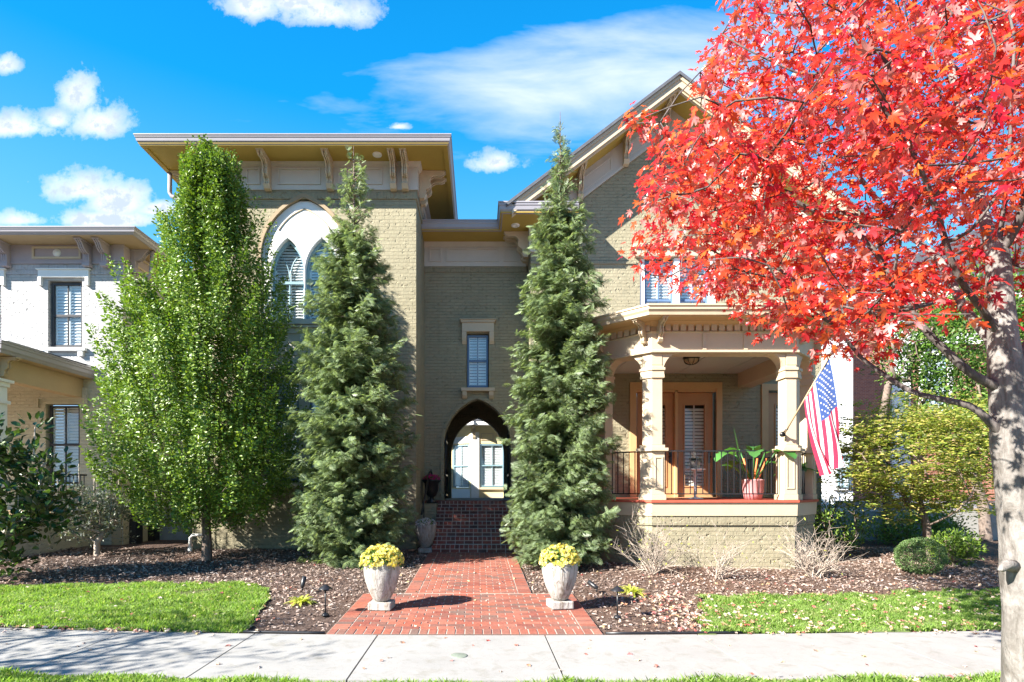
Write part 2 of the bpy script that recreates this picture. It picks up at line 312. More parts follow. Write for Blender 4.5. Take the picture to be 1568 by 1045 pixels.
class MB:
    def __init__(s): s.v = []; s.f = []; s.m = []; s.mi = 0; s.sm = []; s.smooth = False
    def add(s, vs, fs):
        b = len(s.v); s.v += [tuple(q) for q in vs]
        for f in fs: s.f.append(tuple(b + i for i in f)); s.m.append(s.mi); s.sm.append(s.smooth)
        return s
    def box(s, u0, u1, w0, w1, z0, z1, fr=None):
        if fr is None: fr = lambda u, w, z: (u, w, z)
        elif w0 > w1: w0, w1 = w1, w0
        P = [fr(u, w, z) for z in (z0, z1) for w in (w0, w1) for u in (u0, u1)]
        fs = [(0, 2, 3, 1), (4, 5, 7, 6), (0, 1, 5, 4), (2, 6, 7, 3), (0, 4, 6, 2), (1, 3, 7, 5)]
        if not (fr.__class__ is not F): fs = [tuple(reversed(f)) for f in fs]
        return s.add(P, fs)
    def slab(s, poly, w0, w1, fr, holes=()):
        """flat (u,z) outline, with holes, given thickness from w0 (back) to w1 (front)"""
        loops = [list(poly)] + [list(h) for h in holes]
        flat = [p for l in loops for p in l]
        tris = tessellate_polygon([[Vector((p[0], p[1], 0)) for p in l] for l in loops])
        n = len(flat); vs = [fr(p[0], w0, p[1]) for p in flat] + [fr(p[0], w1, p[1]) for p in flat]; fs = []
        for a, b, c in tris:
            pa, pb, pc = flat[a], flat[b], flat[c]
            cr = (pb[0] - pa[0]) * (pc[1] - pa[1]) - (pb[1] - pa[1]) * (pc[0] - pa[0])
            if cr < 0: a, c = c, a
            fs.append((n + a, n + b, n + c)); fs.append((c, b, a))
        k = 0
        for li, l in enumerate(loops):
            ar = sum(l[i][0] * l[(i + 1) % len(l)][1] - l[(i + 1) % len(l)][0] * l[i][1] for i in range(len(l)))
            ccw = ar > 0; want = ccw if li == 0 else not ccw
            for i in range(len(l)):
                a, b = k + i, k + (i + 1) % len(l)
                fs.append((a, b, n + b, n + a) if want else (b, a, n + a, n + b))
            k += len(l)
        return s.add(vs, fs)
    def pane(s, poly, w, fr):
        return s.add([fr(u, w, z) for u, z in poly], [tuple(range(len(poly)))])
    def prof(s, poly, u0, u1, fr):
        """(w,z) profile run along u"""
        n = len(poly); vs = [fr(u0, w, z) for w, z in poly] + [fr(u1, w, z) for w, z in poly]
        ar = sum(poly[i][0] * poly[(i + 1) % n][1] - poly[(i + 1) % n][0] * poly[i][1] for i in range(n))
        fs = []
        for i in range(n):
            a, b = i, (i + 1) % n
            fs.append((a, b, n + b, n + a) if ar < 0 else (b, a, n + a, n + b))
        A = tuple(range(n)); B = tuple(range(n, 2 * n))
        fs.append(A if ar > 0 else A[::-1]); fs.append(B[::-1] if ar > 0 else B)
        fs = [f[::-1] for f in fs]
        return s.add(vs, fs)
    def sweep(s, path, profile, closed=False):
        """profile (out,z) swept along plan path; out is to the right of travel"""
        n = len(path); k = len(profile); vs = []
        def nrm(a, b):
            d = Vector((b[0] - a[0], b[1] - a[1])); d.normalize(); return Vector((d.y, -d.x))
        for i in range(n):
            if closed or 0 < i < n - 1:
                n1 = nrm(path[i - 1], path[i]); n2 = nrm(path[i], path[(i + 1) % n]); m = n1 + n2; m /= (m.dot(n1)) if abs(m.dot(n1)) > 1e-6 else 1
            elif i == 0: m = nrm(path[0], path[1])
            else: m = nrm(path[-2], path[-1])
            for o, z in profile: vs.append((path[i][0] + m.x * o, path[i][1] + m.y * o, z))
        fs = []
        for i in range(n if closed else n - 1):
            a = i * k; b = ((i + 1) % n) * k
            for j in range(k):
                j2 = (j + 1) % k; fs.append((a + j, a + j2, b + j2, b + j))
        ar = sum(profile[i][0] * profile[(i + 1) % k][1] - profile[(i + 1) % k][0] * profile[i][1] for i in range(k))
        if ar < 0: fs = [f[::-1] for f in fs]
        if not closed:
            c1 = tuple(range(k)); c2 = tuple(range((n - 1) * k, n * k))
            fs += [c1[::-1], c2] if ar > 0 else [c1, c2[::-1]]
        return s.add(vs, fs)
    def poly(s, plan, z0, z1):
        n = len(plan); ar = sum(plan[i][0] * plan[(i + 1) % n][1] - plan[(i + 1) % n][0] * plan[i][1] for i in range(n))
        if ar < 0: plan = plan[::-1]
        vs = [(x, y, z0) for x, y in plan] + [(x, y, z1) for x, y in plan]
        fs = [tuple(range(n))[::-1], tuple(range(n, 2 * n))] + [(i, (i + 1) % n, n + (i + 1) % n, n + i) for i in range(n)]
        return s.add(vs, fs)
    def tube(s, pts, rad, sides=6, cap=True):
        pts = [Vector(p) for p in pts]; n = len(pts)
        if not hasattr(rad, '__len__'): rad = [rad] * n
        vs = []; up = None
        for i in range(n):
            d = (pts[min(i + 1, n - 1)] - pts[max(i - 1, 0)])
            d = d.normalized() if d.length > 1e-9 else Vector((0, 0, 1))
            if up is None: up = d.orthogonal().normalized()
            up = (up - d * up.dot(d)); up = up.normalized() if up.length > 1e-6 else d.orthogonal().normalized()
            si = d.cross(up)
            for j in range(sides):
                a = 2 * math.pi * j / sides; vs.append(pts[i] + (up * math.cos(a) + si * math.sin(a)) * rad[i])
        fs = [(i * sides + j, i * sides + (j + 1) % sides, (i + 1) * sides + (j + 1) % sides, (i + 1) * sides + j) for i in range(n - 1) for j in range(sides)]
        if cap: fs += [tuple(range(sides))[::-1], tuple(range((n - 1) * sides, n * sides))]
        sm = s.smooth; s.smooth = True; s.add(vs, fs); s.smooth = sm; return s
    def lathe(s, prof, c=(0, 0, 0), seg=28, smooth=True):
        vs = []; k = len(prof)
        for r, z in prof:
            for j in range(seg):
                a = 2 * math.pi * j / seg; vs.append((c[0] + r * math.cos(a), c[1] + r * math.sin(a), c[2] + z))
        fs = [(i * seg + j, i * seg + (j + 1) % seg, (i + 1) * seg + (j + 1) % seg, (i + 1) * seg + j) for i in range(k - 1) for j in range(seg)]
        sm = s.smooth; s.smooth = smooth; s.add(vs, fs); s.smooth = sm
        s.add([vs[j] for j in range(seg)], [tuple(range(seg))[::-1]]); s.add([vs[(k - 1) * seg + j] for j in range(seg)], [tuple(range(seg))])
        return s
    def build(s, name, mats, parent=None, local=False, bevel=0):
        me = bpy.data.meshes.new(name); v = s.v
        if parent is not None and not local:
            l = rootloc(parent); v = [(a - l[0], b - l[1], c - l[2]) for a, b, c in v]
        me.from_pydata(v, [], s.f)
        for m in (mats if isinstance(mats, (list, tuple)) else [mats]): me.materials.append(m)
        me.polygons.foreach_set('material_index', s.m); me.polygons.foreach_set('use_smooth', s.sm)
        me.update()
        if len(s.f) < 20000:
            bm = bmesh.new(); bm.from_mesh(me); bmesh.ops.recalc_face_normals(bm, faces=bm.faces); bm.to_mesh(me); bm.free()
        o = bpy.data.objects.new(name, me); link(o, parent)
        if bevel:
            b = o.modifiers.new('bevel', 'BEVEL'); b.width = bevel; b.segments = 2; b.limit_method = 'ANGLE'; b.angle_limit = R(40)
        return o
def part(name, mat, parent, fn, **kw):
    m = MB(); fn(m); return m.build(name, mat, parent, **kw)

def npmesh(name, V, Fc, mat, parent=None, local=False, smooth=False):
    """V (n,3) array, Fc (m,k) array of equal-size faces"""
    V = np.asarray(V, dtype=np.float32)
    if parent is not None and not local: V = V - np.array(rootloc(parent), dtype=np.float32)
    me = bpy.data.meshes.new(name); m, k = Fc.shape
    me.vertices.add(len(V)); me.vertices.foreach_set('co', V.ravel())
    me.loops.add(m * k); me.loops.foreach_set('vertex_index', Fc.ravel().astype(np.int32))
    me.polygons.add(m); me.polygons.foreach_set('loop_start', (np.arange(m) * k).astype(np.int32))
    me.polygons.foreach_set('loop_total', np.full(m, k, dtype=np.int32))
    if smooth: me.polygons.foreach_set('use_smooth', np.ones(m, dtype=bool))
    me.materials.append(mat); me.update(calc_edges=True); me.validate()
    return link(bpy.data.objects.new(name, me), parent)
def norm(a): return a / np.maximum(np.linalg.norm(a, axis=-1, keepdims=True), 1e-9)
def scatter(tv, tf, pos, fwd, nor, scale):
    """stamp template (x forward, y side, z normal) at pos"""
    fwd = norm(fwd); side = norm(np.cross(nor, fwd)); nor = np.cross(fwd, side)
    B = np.stack([fwd, side, nor], axis=1)
    sc = np.asarray(scale)
    if sc.ndim == 1: sc = sc[:, None, None]
    V = np.einsum('kc,ncd->nkd', tv, B) * sc + pos[:, None, :]
    n, k = V.shape[:2]
    Fc = (tf[None] + (np.arange(n) * k)[:, None, None]).reshape(-1, tf.shape[1])
    return V.reshape(-1, 3), Fc
def rnd(n): return norm(NR.normal(size=(n, 3)))
T_OVAL = (np.array([(0, 0, 0), (.3, .2, .05), (.7, .17, .04), (1, 0, -.08), (.7, -.17, .04), (.3, -.2, .05)]), np.array([(0, 3, 2, 1), (0, 5, 4, 3)]))
T_DIA = (np.array([(0, 0, 0), (.45, .27, .06), (1, 0, -.06), (.45, -.27, .06)]), np.array([(0, 2, 1), (0, 3, 2)]))
def maple_template():
    ang = [(-165, .22), (-140, .42), (-115, .30), (-92, .55), (-78, .62), (-62, .34), (-48, .80), (-36, .88), (-24, .42), (-10, .80), (0, 1.05), (10, .80), (24, .42), (36, .88), (48, .80), (62, .34), (78, .62), (92, .55), (115, .30), (140, .42), (165, .22)]
    vs = [(0, 0, .03)] + [(r * math.cos(R(a)) * .62, r * math.sin(R(a)) * .62, -.10 * r * r + .06 * math.sin(R(a * 3))) for a, r in ang]
    fs = [(0, i, i + 1) for i in range(1, len(ang))]
    return np.array(vs) + np.array([.2, 0, 0]), np.array(fs)
T_MAPLE = maple_template()
def frond_template():
    vs = []; fs = []; n = 9
    for i in range(n):
        x = .06 + .88 * i / n; L = .36 * (1 - (i / n) ** 1.6) + .07
        for sgn in (1, -1):
            b = len(vs); dr = -.14 * x * x
            vs += [(x - .012, 0, dr), (x + .018, 0, dr), (x + .012 + L * .50, sgn * (L * .48), dr - .03 * L), (x + L * 1.0, sgn * L * .9, dr - .22 * L), (x - .012 + L * .48, sgn * (L * .52), dr - .05 * L)]
            f = (b, b + 1, b + 2, b + 3, b + 4); fs.append(f[::-1] if sgn > 0 else f)
    b = len(vs); vs += [(0, -.012, 0), (.5, -.012, -.035), (1.08, 0, -.17), (.5, .012, -.035), (0, .012, 0)]; fs.append((b, b + 1, b + 2, b + 3, b + 4))
    return np.array(vs), np.array(fs)
T_FROND = frond_template()

def grow(trunk, targets, rtip=.006, power=.45, sides=6, wig=.05, base_r=None, seg=.35, sag=0., rmax=None):
    """join every target to the nearest point of the growing skeleton; thicker where more twigs hang on it"""
    pos = [Vector(p) for p in trunk]; par = [-1] + list(range(len(trunk) - 1))
    base = pos[0]; tg = sorted([Vector(t) for t in targets], key=lambda t: (t - pos[-1]).length)
    arr = np.array([tuple(p) for p in pos]); ends = []
    dbase = [0.]
    for i in range(1, len(pos)): dbase.append(dbase[-1] + (pos[i] - pos[i - 1]).length)
    for t in tg:
        tv = np.array(tuple(t)); dd = np.linalg.norm(arr - tv, axis=1)
        cost = dd * (1 + .6 * (arr[:, 2] > tv[2] + .1)) + .12 * np.array(dbase)
        cost[0] += 50
        i = int(np.argmin(cost)); a = pos[i]; L = (t - a).length; k = max(1, int(L / seg)); prev = i
        for j in range(1, k + 1):
            f = j / k; q = a.lerp(t, f)
            if j < k: q += Vector((random.uniform(-wig, wig), random.uniform(-wig, wig), random.uniform(-wig, wig) - sag * math.sin(f * math.pi) * L))
            pos.append(q); par.append(prev); dbase.append(dbase[prev] + (q - pos[prev]).length); prev = len(pos) - 1
        ends.append(prev); arr = np.array([tuple(p) for p in pos])
    cnt = [0] * len(pos)
    for e in ends:
        i = e
        while i >= 0: cnt[i] += 1; i = par[i]
    rad = [rtip * max(1, c) ** power for c in cnt]
    if rmax: rad = [min(r, rmax) for r in rad]
    if base_r:
        for i in range(len(trunk)): rad[i] = max(rad[i], base_r[i])
    ch = {}
    for i, p in enumerate(par):
        if p >= 0: ch.setdefault(p, []).append(i)
    mb = MB(); stack = [(0, None)]
    while stack:
        i, start = stack.pop(); chain = [] if start is None else [pos[start]]; rr = [] if start is None else [rad[i] * 1.05]
        while True:
            chain.append(pos[i]); rr.append(rad[i]); cs = ch.get(i, [])
            if not cs: break
            cs = sorted(cs, key=lambda c: -cnt[c] - (1000 if c < len(trunk) else 0))
            for c in cs[1:]: stack.append((c, i))
            i = cs[0]
        if len(chain) > 1:
            rr[-1] *= .5; mb.tube(chain, rr, sides if rr[0] > .02 else 4, cap=False)
    return mb, pos, cnt
def P(px, py, D): return Vector(((px - VX) / FPX * D, D, CAMZ + (VY - py) / FPX * D))   # survey point: sight line and measured distance
def ground(x, y): return max(0., min(.24, .035 * (y - 6.2)))

# ================================================================ SETTING
def struct(name, mb, mat): return tag(mb.build(name, mat), kind='structure')
def sheet(name, xs, ys, zf, mat, inside=None):
    xs = np.array(xs); ys = np.array(ys); nx, ny = len(xs), len(ys)
    V = [(x, y, zf(x, y)) for y in ys for x in xs]
    Fc = []
    for j in range(ny - 1):
        for i in range(nx - 1):
            if inside is None or inside((xs[i] + xs[i + 1]) / 2, (ys[j] + ys[j + 1]) / 2):
                a = j * nx + i; Fc.append((a, a + 1, a + nx + 1, a + nx))
    o = npmesh(name, np.array(V), np.array(Fc), mat, smooth=True); return tag(o, kind='structure')
gx = np.concatenate([[-600, -200, -60, -30], np.arange(-18, 18.01, .5), [30, 60, 200, 600]])
gy = np.concatenate([[-200, -50, -10, 0], np.arange(2, 20.01, .25), [30, 60, 200, 900]])
def groundz(x, y):
    b = .035 * math.sin(x * 1.3 + .6) * math.sin(y * 1.7) * (1 if 7.5 < y < 12 and abs(x) > 1.8 else 0)
    return ground(x, y) + b - .012
sheet('ground', gx, gy, groundz, MULCH)
# sidewalk: a gently curved run of slabs with tooled joints
def walk_far(x): return 6.18 + (.0115 if x < 0 else .006) * x * x
def walk_near(x): return 4.72 + (.0115 if x < 0 else .0055) * x * x
jt = [-13.2, -11.4, -9.6, -7.4, -5.5, -3.95, -2.46, -1.10, .72, 2.39, 4.23, 5.9, 7.6, 9.3, 11.1, 13]
mb = MB()
for a, b in zip(jt, jt[1:]):
    a += .008; b -= .008; n = 4
    top = [(a + (b - a) * i / n, walk_far(a + (b - a) * i / n)) for i in range(n + 1)]; bot = [(a + (b - a) * i / n, walk_near(a + (b - a) * i / n)) for i in range(n + 1)]
    mb.poly(bot + top[::-1], -.1, .012)
struct('sidewalk', mb, CONC)
mb = MB(); mb.poly([(x, walk_near(x) - .02) for x in np.linspace(-13, 13, 30)] + [(x, walk_far(x) + .02) for x in np.linspace(13, -13, 30)], -.2, -.03); struct('sidewalk_bed', mb, DARKIN)
# lawns
def lawn_left(x, y):
    if x > -2.62: return False
    back = 8.95 - .035 * (x + 5) ** 2 if x < -5 else 8.95 - .03 * (x + 5) ** 2
    back += .05 * math.sin(x * 9.7) + .035 * math.sin(x * 23)
    if x > -3.5: back -= (x + 3.5) ** 2 * 3.0
    return walk_far(x) + .03 < y < back
def lawn_right(x, y):
    if x < 2.5 + (y - 6.4) * .4 + .06 * math.sin(y * 9): return False
    back = 8.25 + .12 * math.sin(x) + .05 * (x - 5) + .05 * math.sin(x * 8.3) + .03 * math.sin(x * 21)
    if x < 3.1: back -= (3.1 - x) ** 2 * 2.2
    return walk_far(x) + .03 < y < back
def lawn_near(x, y):
    e = walk_near(x) - .015
    return 2.2 < y < e - (.05 if abs(x + .2) < 1.6 else 0)
sheet('lawn_beside_left_bed', np.arange(-13, -2, .1), np.arange(6.1, 9.6, .1), lambda x, y: ground(x, y) + .012, TURF, lawn_left)
sheet('lawn_beside_right_bed', np.arange(2.2, 12, .1), np.arange(6.1, 9.2, .1), lambda x, y: ground(x, y) + .012, TURF, lawn_right)
sheet('lawn_by_the_street', np.arange(-13, 13, .1), np.arange(2.0, 6.2, .1), lambda x, y: .004, TURF, lawn_near)
def grass(region, fn, x0, x1, y0, y1, dens, h, name):
    n = int((x1 - x0) * (y1 - y0) * dens)
    x = NR.uniform(x0, x1, n); y = NR.uniform(y0, y1, n)
    k = np.array([fn(a, b) for a, b in zip(x, y)]); x = x[k]; y = y[k]; n = len(x)
    z = np.array([ground(a, b) for a, b in zip(x, y)])
    tuft = .75 + .5 * np.sin(x * 5.1 + np.sin(y * 7)) * np.sin(y * 6.3 + np.sin(x * 3.7)) + NR.uniform(-.15, .3, n)
    H = h * np.clip(tuft, .45, 1.5); a = NR.uniform(0, 2 * math.pi, n); ln = NR.normal(0, .45, (n, 2)) * H[:, None]
    wd = NR.uniform(.0035, .0075, n)
    p = np.stack([x, y, z], 1); s = np.stack([np.cos(a), np.sin(a), np.zeros(n)], 1) * wd[:, None]
    tip = p + np.stack([ln[:, 0], ln[:, 1], H], 1); mid = p + np.stack([ln[:, 0] * .3, ln[:, 1] * .3, H * .6], 1)
    V = np.stack([p - s, p + s, mid + s * .8, tip, mid - s * .8], 1).reshape(-1, 3)
    Fc = (np.arange(n) * 5)[:, None] + np.array([[0, 1, 2, 3, 4]])
    o = npmesh(name, V, Fc, GRASS); tag(o, region, 'grass', kind='stuff')
grass('bright green grass of the lawn left of the mulch bed', lawn_left, -9, -2.2, 6.2, 9.1, 4200, .062, 'grass')
grass('green leaf-strewn grass of the lawn on the right before the porch', lawn_right, 2.3, 8.5, 6.2, 8.6, 4200, .055, 'grass')
grass('grass of the strip along the near edge of the sidewalk', lawn_near, -6, 6.2, 4.25, 5.4, 4600, .06, 'grass')

# brick path: real bricks on a mortar bed
PX0, PX1, QX0, QX1 = -1.67, 1.36, -1.08, .77
YB, YC, YD = 6.215, 8.25, 12.3
mb = MB(); 
def pz(y): return ground(0, y) + .012
for (xa, xb, ya, yb) in ((PX0, PX1, YB, YC), (QX0, QX1, YC, YD + .1)):
    n = 8
    for i in range(n):
        y0 = ya + (yb - ya) * i / n; y1 = ya + (yb - ya) * (i + 1) / n
        mb.add([(xa, y0, pz(y0)), (xb, y0, pz(y0)), (xb, y1, pz(y1)), (xa, y1, pz(y1))], [(0, 1, 2, 3)])
struct('path_mortar_bed', mb, MORTAR)
mb = MB()
def brick(x0, x1, y0, y1):
    j = .0045; x0 += j; x1 -= j; y0 += j; y1 -= j; d = random.uniform(.004, .009); e = .004
    za, zb = pz(y0) + d, pz(y1) + d
    mb.add([(x0, y0, za - .02), (x1, y0, za - .02), (x1, y1, zb - .02), (x0, y1, zb - .02), (x0 + e, y0 + e, za), (x1 - e, y0 + e, za), (x1 - e, y1 - e, zb), (x0 + e, y1 - e, zb)],
           [(4, 5, 6, 7), (0, 1, 5, 4), (1, 2, 6, 5), (2, 3, 7, 6), (3, 0, 4, 7)])
def field(x0, x1, y0, y1, front_soldier):
    y = y0
    if front_soldier:
        n = round((x1 - x0) / .101); w = (x1 - x0) / n
        for i in range(n): brick(x0 + i * w, x0 + (i + 1) * w, y, y + .2)
        y += .2
    for xa in (x0, x1 - .2):
        yy = y
        while yy < y1 - .05: brick(xa, xa + .2, yy, min(yy + .1, y1)); yy += .1
    row = 0
    while y < y1 - .04:
        off = -.1 if row % 2 else 0; x = x0 + .2 + off
        while x < x1 - .2:
            a = max(x, x0 + .2); b = min(x + .2, x1 - .2)
            if b - a > .03: brick(a, b, y, min(y + .1, y1))
            x += .2
        y += .1; row += 1
field(PX0, PX1, YB, YC, True); field(QX0, QX1, YC, YD, False)
struct('path', mb, BRK_PATH)
for x0, x1, w_ in ((-2.6, PX0 - .02, 'left'), (PX1 + .03, 2.9, 'right')):
    mb = MB(); xs = np.linspace(x0, x1, 6); mb.tube([(x, walk_far(x) + .035, .022) for x in xs], .017, 6)
    tag(mb.build('bed_edging', BLACK), 'black plastic edging along the mulch bed ' + w_ + ' of the brick path', 'edging')

# bark chips, fallen leaves
n = 52000; x = NR.uniform(-9.5, 9.5, n); y = 6.3 + NR.power(1.15, n) * 6.9
ok = ~np.array([(PX0 - .02 < a < PX1 + .02 and b < YC) or (QX0 - .02 < a < QX1 + .02 and b >= YC) or lawn_left(a, b) or lawn_right(a, b) for a, b in zip(x, y)])
ok &= ~((x > -1.6) & (x < 1.3) & (y > 12.2))
x = x[ok]; y = y[ok]; z = np.array([groundz(a, b) for a, b in zip(x, y)]) + NR.uniform(.004, .028, len(x))
cv_ = np.array([(0, .15, 0), (.5, .2, .06), (1, .1, 0), (.95, -.15, 0), (.4, -.22, .05), (0, -.12, 0)]); cf = np.array([(0, 1, 4, 5), (1, 2, 3, 4)])
up = norm(np.stack([NR.normal(0, .45, len(x)), NR.normal(0, .45, len(x)), np.ones(len(x))], 1))
V, Fc = scatter(cv_, cf, np.stack([x, y, z], 1), rnd(len(x)) * [1, 1, .35], up, NR.uniform(.02, .062, len(x)))
tag(npmesh('bark_chips', V, Fc, CHIP), 'shredded bark mulch chips covering the planting beds', 'mulch', kind='stuff')
def leaf_litter():
    pts = []
    for _ in range(1500):
        x = random.uniform(2.4, 8.2); y = random.uniform(6.2, 9.8)
        if random.random() < (1.0 if y < 6.6 else .55 if y < 8.4 else .18): pts.append((x, y, .055 if lawn_right(x, y) else .03))
    for _ in range(260): pts.append((random.gauss(2.6, .4), random.uniform(6.3, 8.2), .035))
    for _ in range(150): pts.append((random.uniform(-9, -2.4), random.uniform(6.2, 9), .05))
    for _ in range(130): x = random.uniform(-9, -3); pts.append((x, walk_far(x) + random.uniform(-.06, .06), .03))
    for _ in range(38): pts.append((random.uniform(-1, 7), random.uniform(4.8, 6.1), .022))
    for _ in range(14): pts.append((random.uniform(-5, 0), random.uniform(4.9, 6.2), .022))
    for _ in range(70): pts.append((random.uniform(2, 7), random.uniform(4.3, 4.8), .05))
    for _ in range(160): pts.append((random.uniform(-3.5, 6), random.uniform(8.5, 12), .03))
    for _ in range(22): pts.append((random.uniform(-1.2, 1.0), random.uniform(6.4, 11), .03))
    p = np.array([(a, b, ground(a, b) + c) for a, b, c in pts]); n = len(p)
    up = norm(np.stack([NR.normal(0, .3, n), NR.normal(0, .3, n), np.ones(n)], 1))
    V, Fc = scatter(T_MAPLE[0] * [1, 1, 2.2], T_MAPLE[1], p, rnd(n) * [1, 1, .2], up, NR.uniform(.035, .075, n))
    tag(npmesh('fallen_leaves', V, Fc, DRYL), 'fallen red, pink and tan maple leaves strewn over lawn, mulch and sidewalk', 'leaves', kind='stuff')
leaf_litter()
mb = MB(); mb.lathe([(.0, .006), (.075, .006), (.085, .002), (.085, -.01)], (-.19, 5.42, .013), 24); tag(mb.build('utility_cover', paint('greenish_brass', (.22, .25, .20), .5, .3, 40)), 'small round greenish metal cover set in the sidewalk before the brick path', 'cover')

# ================================================================ MAIN HOUSE
house = thing('brick_house', 'large khaki painted brick house with flat-roofed tower, pointed entry arch, front gable and corner porch', 'house', (1, 14, .2))
def arch(cx, a, z0, zs, za, n=12):
    h = za - zs; Rr = (h * h + a * a) / (2 * a); pts = [(cx - a, z0), (cx + a, z0)]
    t1 = math.acos(max(-1, min(1, (Rr - a) / Rr)))
    for i in range(n + 1): t = t1 * i / n; pts.append((cx + a - Rr + Rr * math.cos(t), zs + Rr * math.sin(t)))
    for i in range(n - 1, -1, -1): t = t1 * i / n; pts.append((cx - a + Rr - Rr * math.cos(t), zs + Rr * math.sin(t)))
    return pts
def rect(a, b, c, d): return [(a, c), (b, c), (b, d), (a, d)]
def grow_poly(cx, a, z0, zs, za, t): return arch(cx, a + t, z0, zs, za + t * 1.15)

def corbel_mesh(mb, fr, u, z, h=.62, d=.58, w=.12):
    """S-scroll eave bracket hanging from soffit height z, three ribs wide"""
    P_ = [(0, 0), (1, 0), (1.02, -.05), (.98, -.13), (.86, -.18), (.72, -.17), (.58, -.19), (.46, -.26), (.42, -.36), (.46, -.46), (.44, -.58), (.36, -.66), (.27, -.70), (.24, -.78), (.27, -.86), (.22, -.95), (.12, -1.0), (0, -1.0)]
    for i, (du, k) in enumerate(((-.36, 1.0), (0, .9), (.36, 1.0))):
        mb.prof([(a * d * k, z + b * h * (k if k == 1 else .97)) for a, b in P_], u + (du - .14) * w, u + (du + .14) * w, fr)
    mb.box(u - .66 * w, u + .66 * w, 0, d * 1.06, z - .03, z - .002, fr)
    mb.prof([(0, z - .92 * h), (.3 * d, z - .88 * h), (.2 * d, z - 1.03 * h), (0, z - 1.05 * h)], u - .6 * w, u + .6 * w, fr)
    mb.slab(rect(u - .47 * w, u + .47 * w, z - .9 * h, z - .02), 0, .2 * d, fr)
def panel_frame(mb, fr, u0, u1, z0, z1, w0, t=.035, d=.026):
    mb.slab(rect(u0, u1, z0, z1), w0 + .0005, w0 + d, fr, [rect(u0 + t, u1 - t, z0 + t, z1 - t)])
def window(root, fr, u0, u1, z0, z1, fmat, depth=.12, nv=2, shutter=True, gl=None, split=True, blmat=None, fw=.045):
    """double-hung sash: frame > glass, shutter"""
    m = MB(); b, f = -depth, -depth + .06
    m.slab(rect(u0, u1, z0, z1), b, f, fr, [rect(u0 + fw, u1 - fw, z0 + fw, z1 - fw)])
    zm = (z0 + z1) / 2
    if split: m.box(u0 + fw, u1 - fw, b + .005, f - .005, zm - .028, zm + .028, fr)
    for i in range(1, nv): u = u0 + (u1 - u0) * i / nv; m.box(u - .011, u + .011, b + .012, f - .018, z0 + fw, z1 - fw, fr)
    w = m.build('window', fmat, root)
    part('glass', gl or GL, w, lambda q: q.pane(rect(u0 + fw, u1 - fw, z0 + fw, z1 - fw), b + .02, fr))
    if shutter:
        q = MB(); n = int((z1 - z0) / .075); a, c = u0 + fw * .8, u1 - fw * .8
        for i in range(n):
            z = z0 + (i + .5) * (z1 - z0) / n; q.prof([(b - .018, z - .033), (b - .024, z - .037), (b - .062, z + .03), (b - .056, z + .034)], a, c, fr)
        for i in range(nv + 1): u = a + (c - a) * i / nv; q.box(u - .022, u + .022, b - .06, b - .012, z0, z1, fr)
        for z in (z0 + .04, zm, z1 - .04): q.box(a, c, b - .058, b - .014, z - .03, z + .03, fr)
        q.build('shutter', blmat or BLIND, w)
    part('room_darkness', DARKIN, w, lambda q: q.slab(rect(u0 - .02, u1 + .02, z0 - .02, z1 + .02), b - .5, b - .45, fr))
    return w

# ---- tower
T0, T1, TY, TB = -6.54, -1.43, 13.0, 20.0
FT = F(0, TY)
BIG = arch(-3.985, .985, 5.48, 6.9, 8.27); 
part('tower_wall', KH, house, lambda m: (
    m.slab(rect(T0, T1, 0, 8.24), -.25, 0, FT, [BIG, rect(-4.95, -3.05, 1.75, 4.32)]),
    m.slab(rect(0, TB - TY - .25, 0, 8.24), -.25, 0, F(T1, TY + .25, R(90))),
    m.slab(rect(0, TB - TY - .25, 0, 8.24), -.25, 0, F(T0, TB, R(-90))),
    m.slab(rect(-T1, -T0, 0, 8.24), -.25, 0, F(0, TB, R(180)))))
RECTT = [(T0, TY), (T1, TY), (T1, TB), (T0, TB)]      # out = right of travel
part('tower_soldier_course', KHS, house, lambda m: m.sweep(RECTT, [(-.2, 8.24), (.022, 8.24), (.03, 8.255), (.03, 8.435), (-.2, 8.435)], True))
part('tower_frieze', TRIMG, house, lambda m: (m.sweep(RECTT, [(-.2, 8.437), (.055, 8.437), (.055, 8.47), (.04, 8.48), (.04, 8.96), (.09, 9.0), (.12, 9.048), (-.2, 9.048)], True),
    [panel_frame(m, FT, a, b, 8.56, 8.93, .04) for a, b in ((-6.3, -5.62), (-5.3, -4.98), (-4.58, -3.6), (-3.2, -2.2), (-5.0, -4.98 + .0))[:4]],
    [panel_frame(m, F(T1, TY, R(90)), a, b, 8.56, 8.93, .04) for a, b in ((.75, 2.0), (2.4, 3.8), (4.2, 6))]))
part('tower_soffit', SOF, house, lambda m: (m.sweep(RECTT, [(-.3, 9.05), (.78, 9.05), (.78, 9.075), (-.3, 9.075)], True), m.sweep(RECTT, [(.66, 9.02), (.76, 9.02), (.76, 9.049), (.66, 9.049)], True)))
GP = [(0, 0), (.03, 0), (.05, .03), (.075, .05), (.085, .10), (.10, .115), (.10, .14), (.115, .145), (.115, .165), (0, .165)]
part('tower_gutter', GUT, house, lambda m: m.sweep(RECTT, [(.73 + a, 9.035 + b * 1.15) for a, b in GP], True))
m = MB(); m.poly([(T0 - .75, TY - .75), (T1 + .75, TY - .75), (T1 + .75, TB + .75), (T0 - .75, TB + .75)], 9.08, 9.21); m.build('tower_roof', SHING, house)
cm_ = MB(); corbel_mesh(cm_, F(0, 0), 0, 0); corb = cm_.build('corbel', TRIM, house, local=True, bevel=.006)
hl = Vector(house.location); first = [True]
def place_corbel(x, y, z, ang=0, s=1.):
    o = corb if first[0] else corb.copy()
    if not first[0]: COL.objects.link(o); o.parent = house
    first[0] = False
    o.location = Vector((x + .003 * math.sin(ang), y - .003 * math.cos(ang), z)) - hl; o.rotation_euler = (0, 0, ang); o.scale = (s, s, s); return o
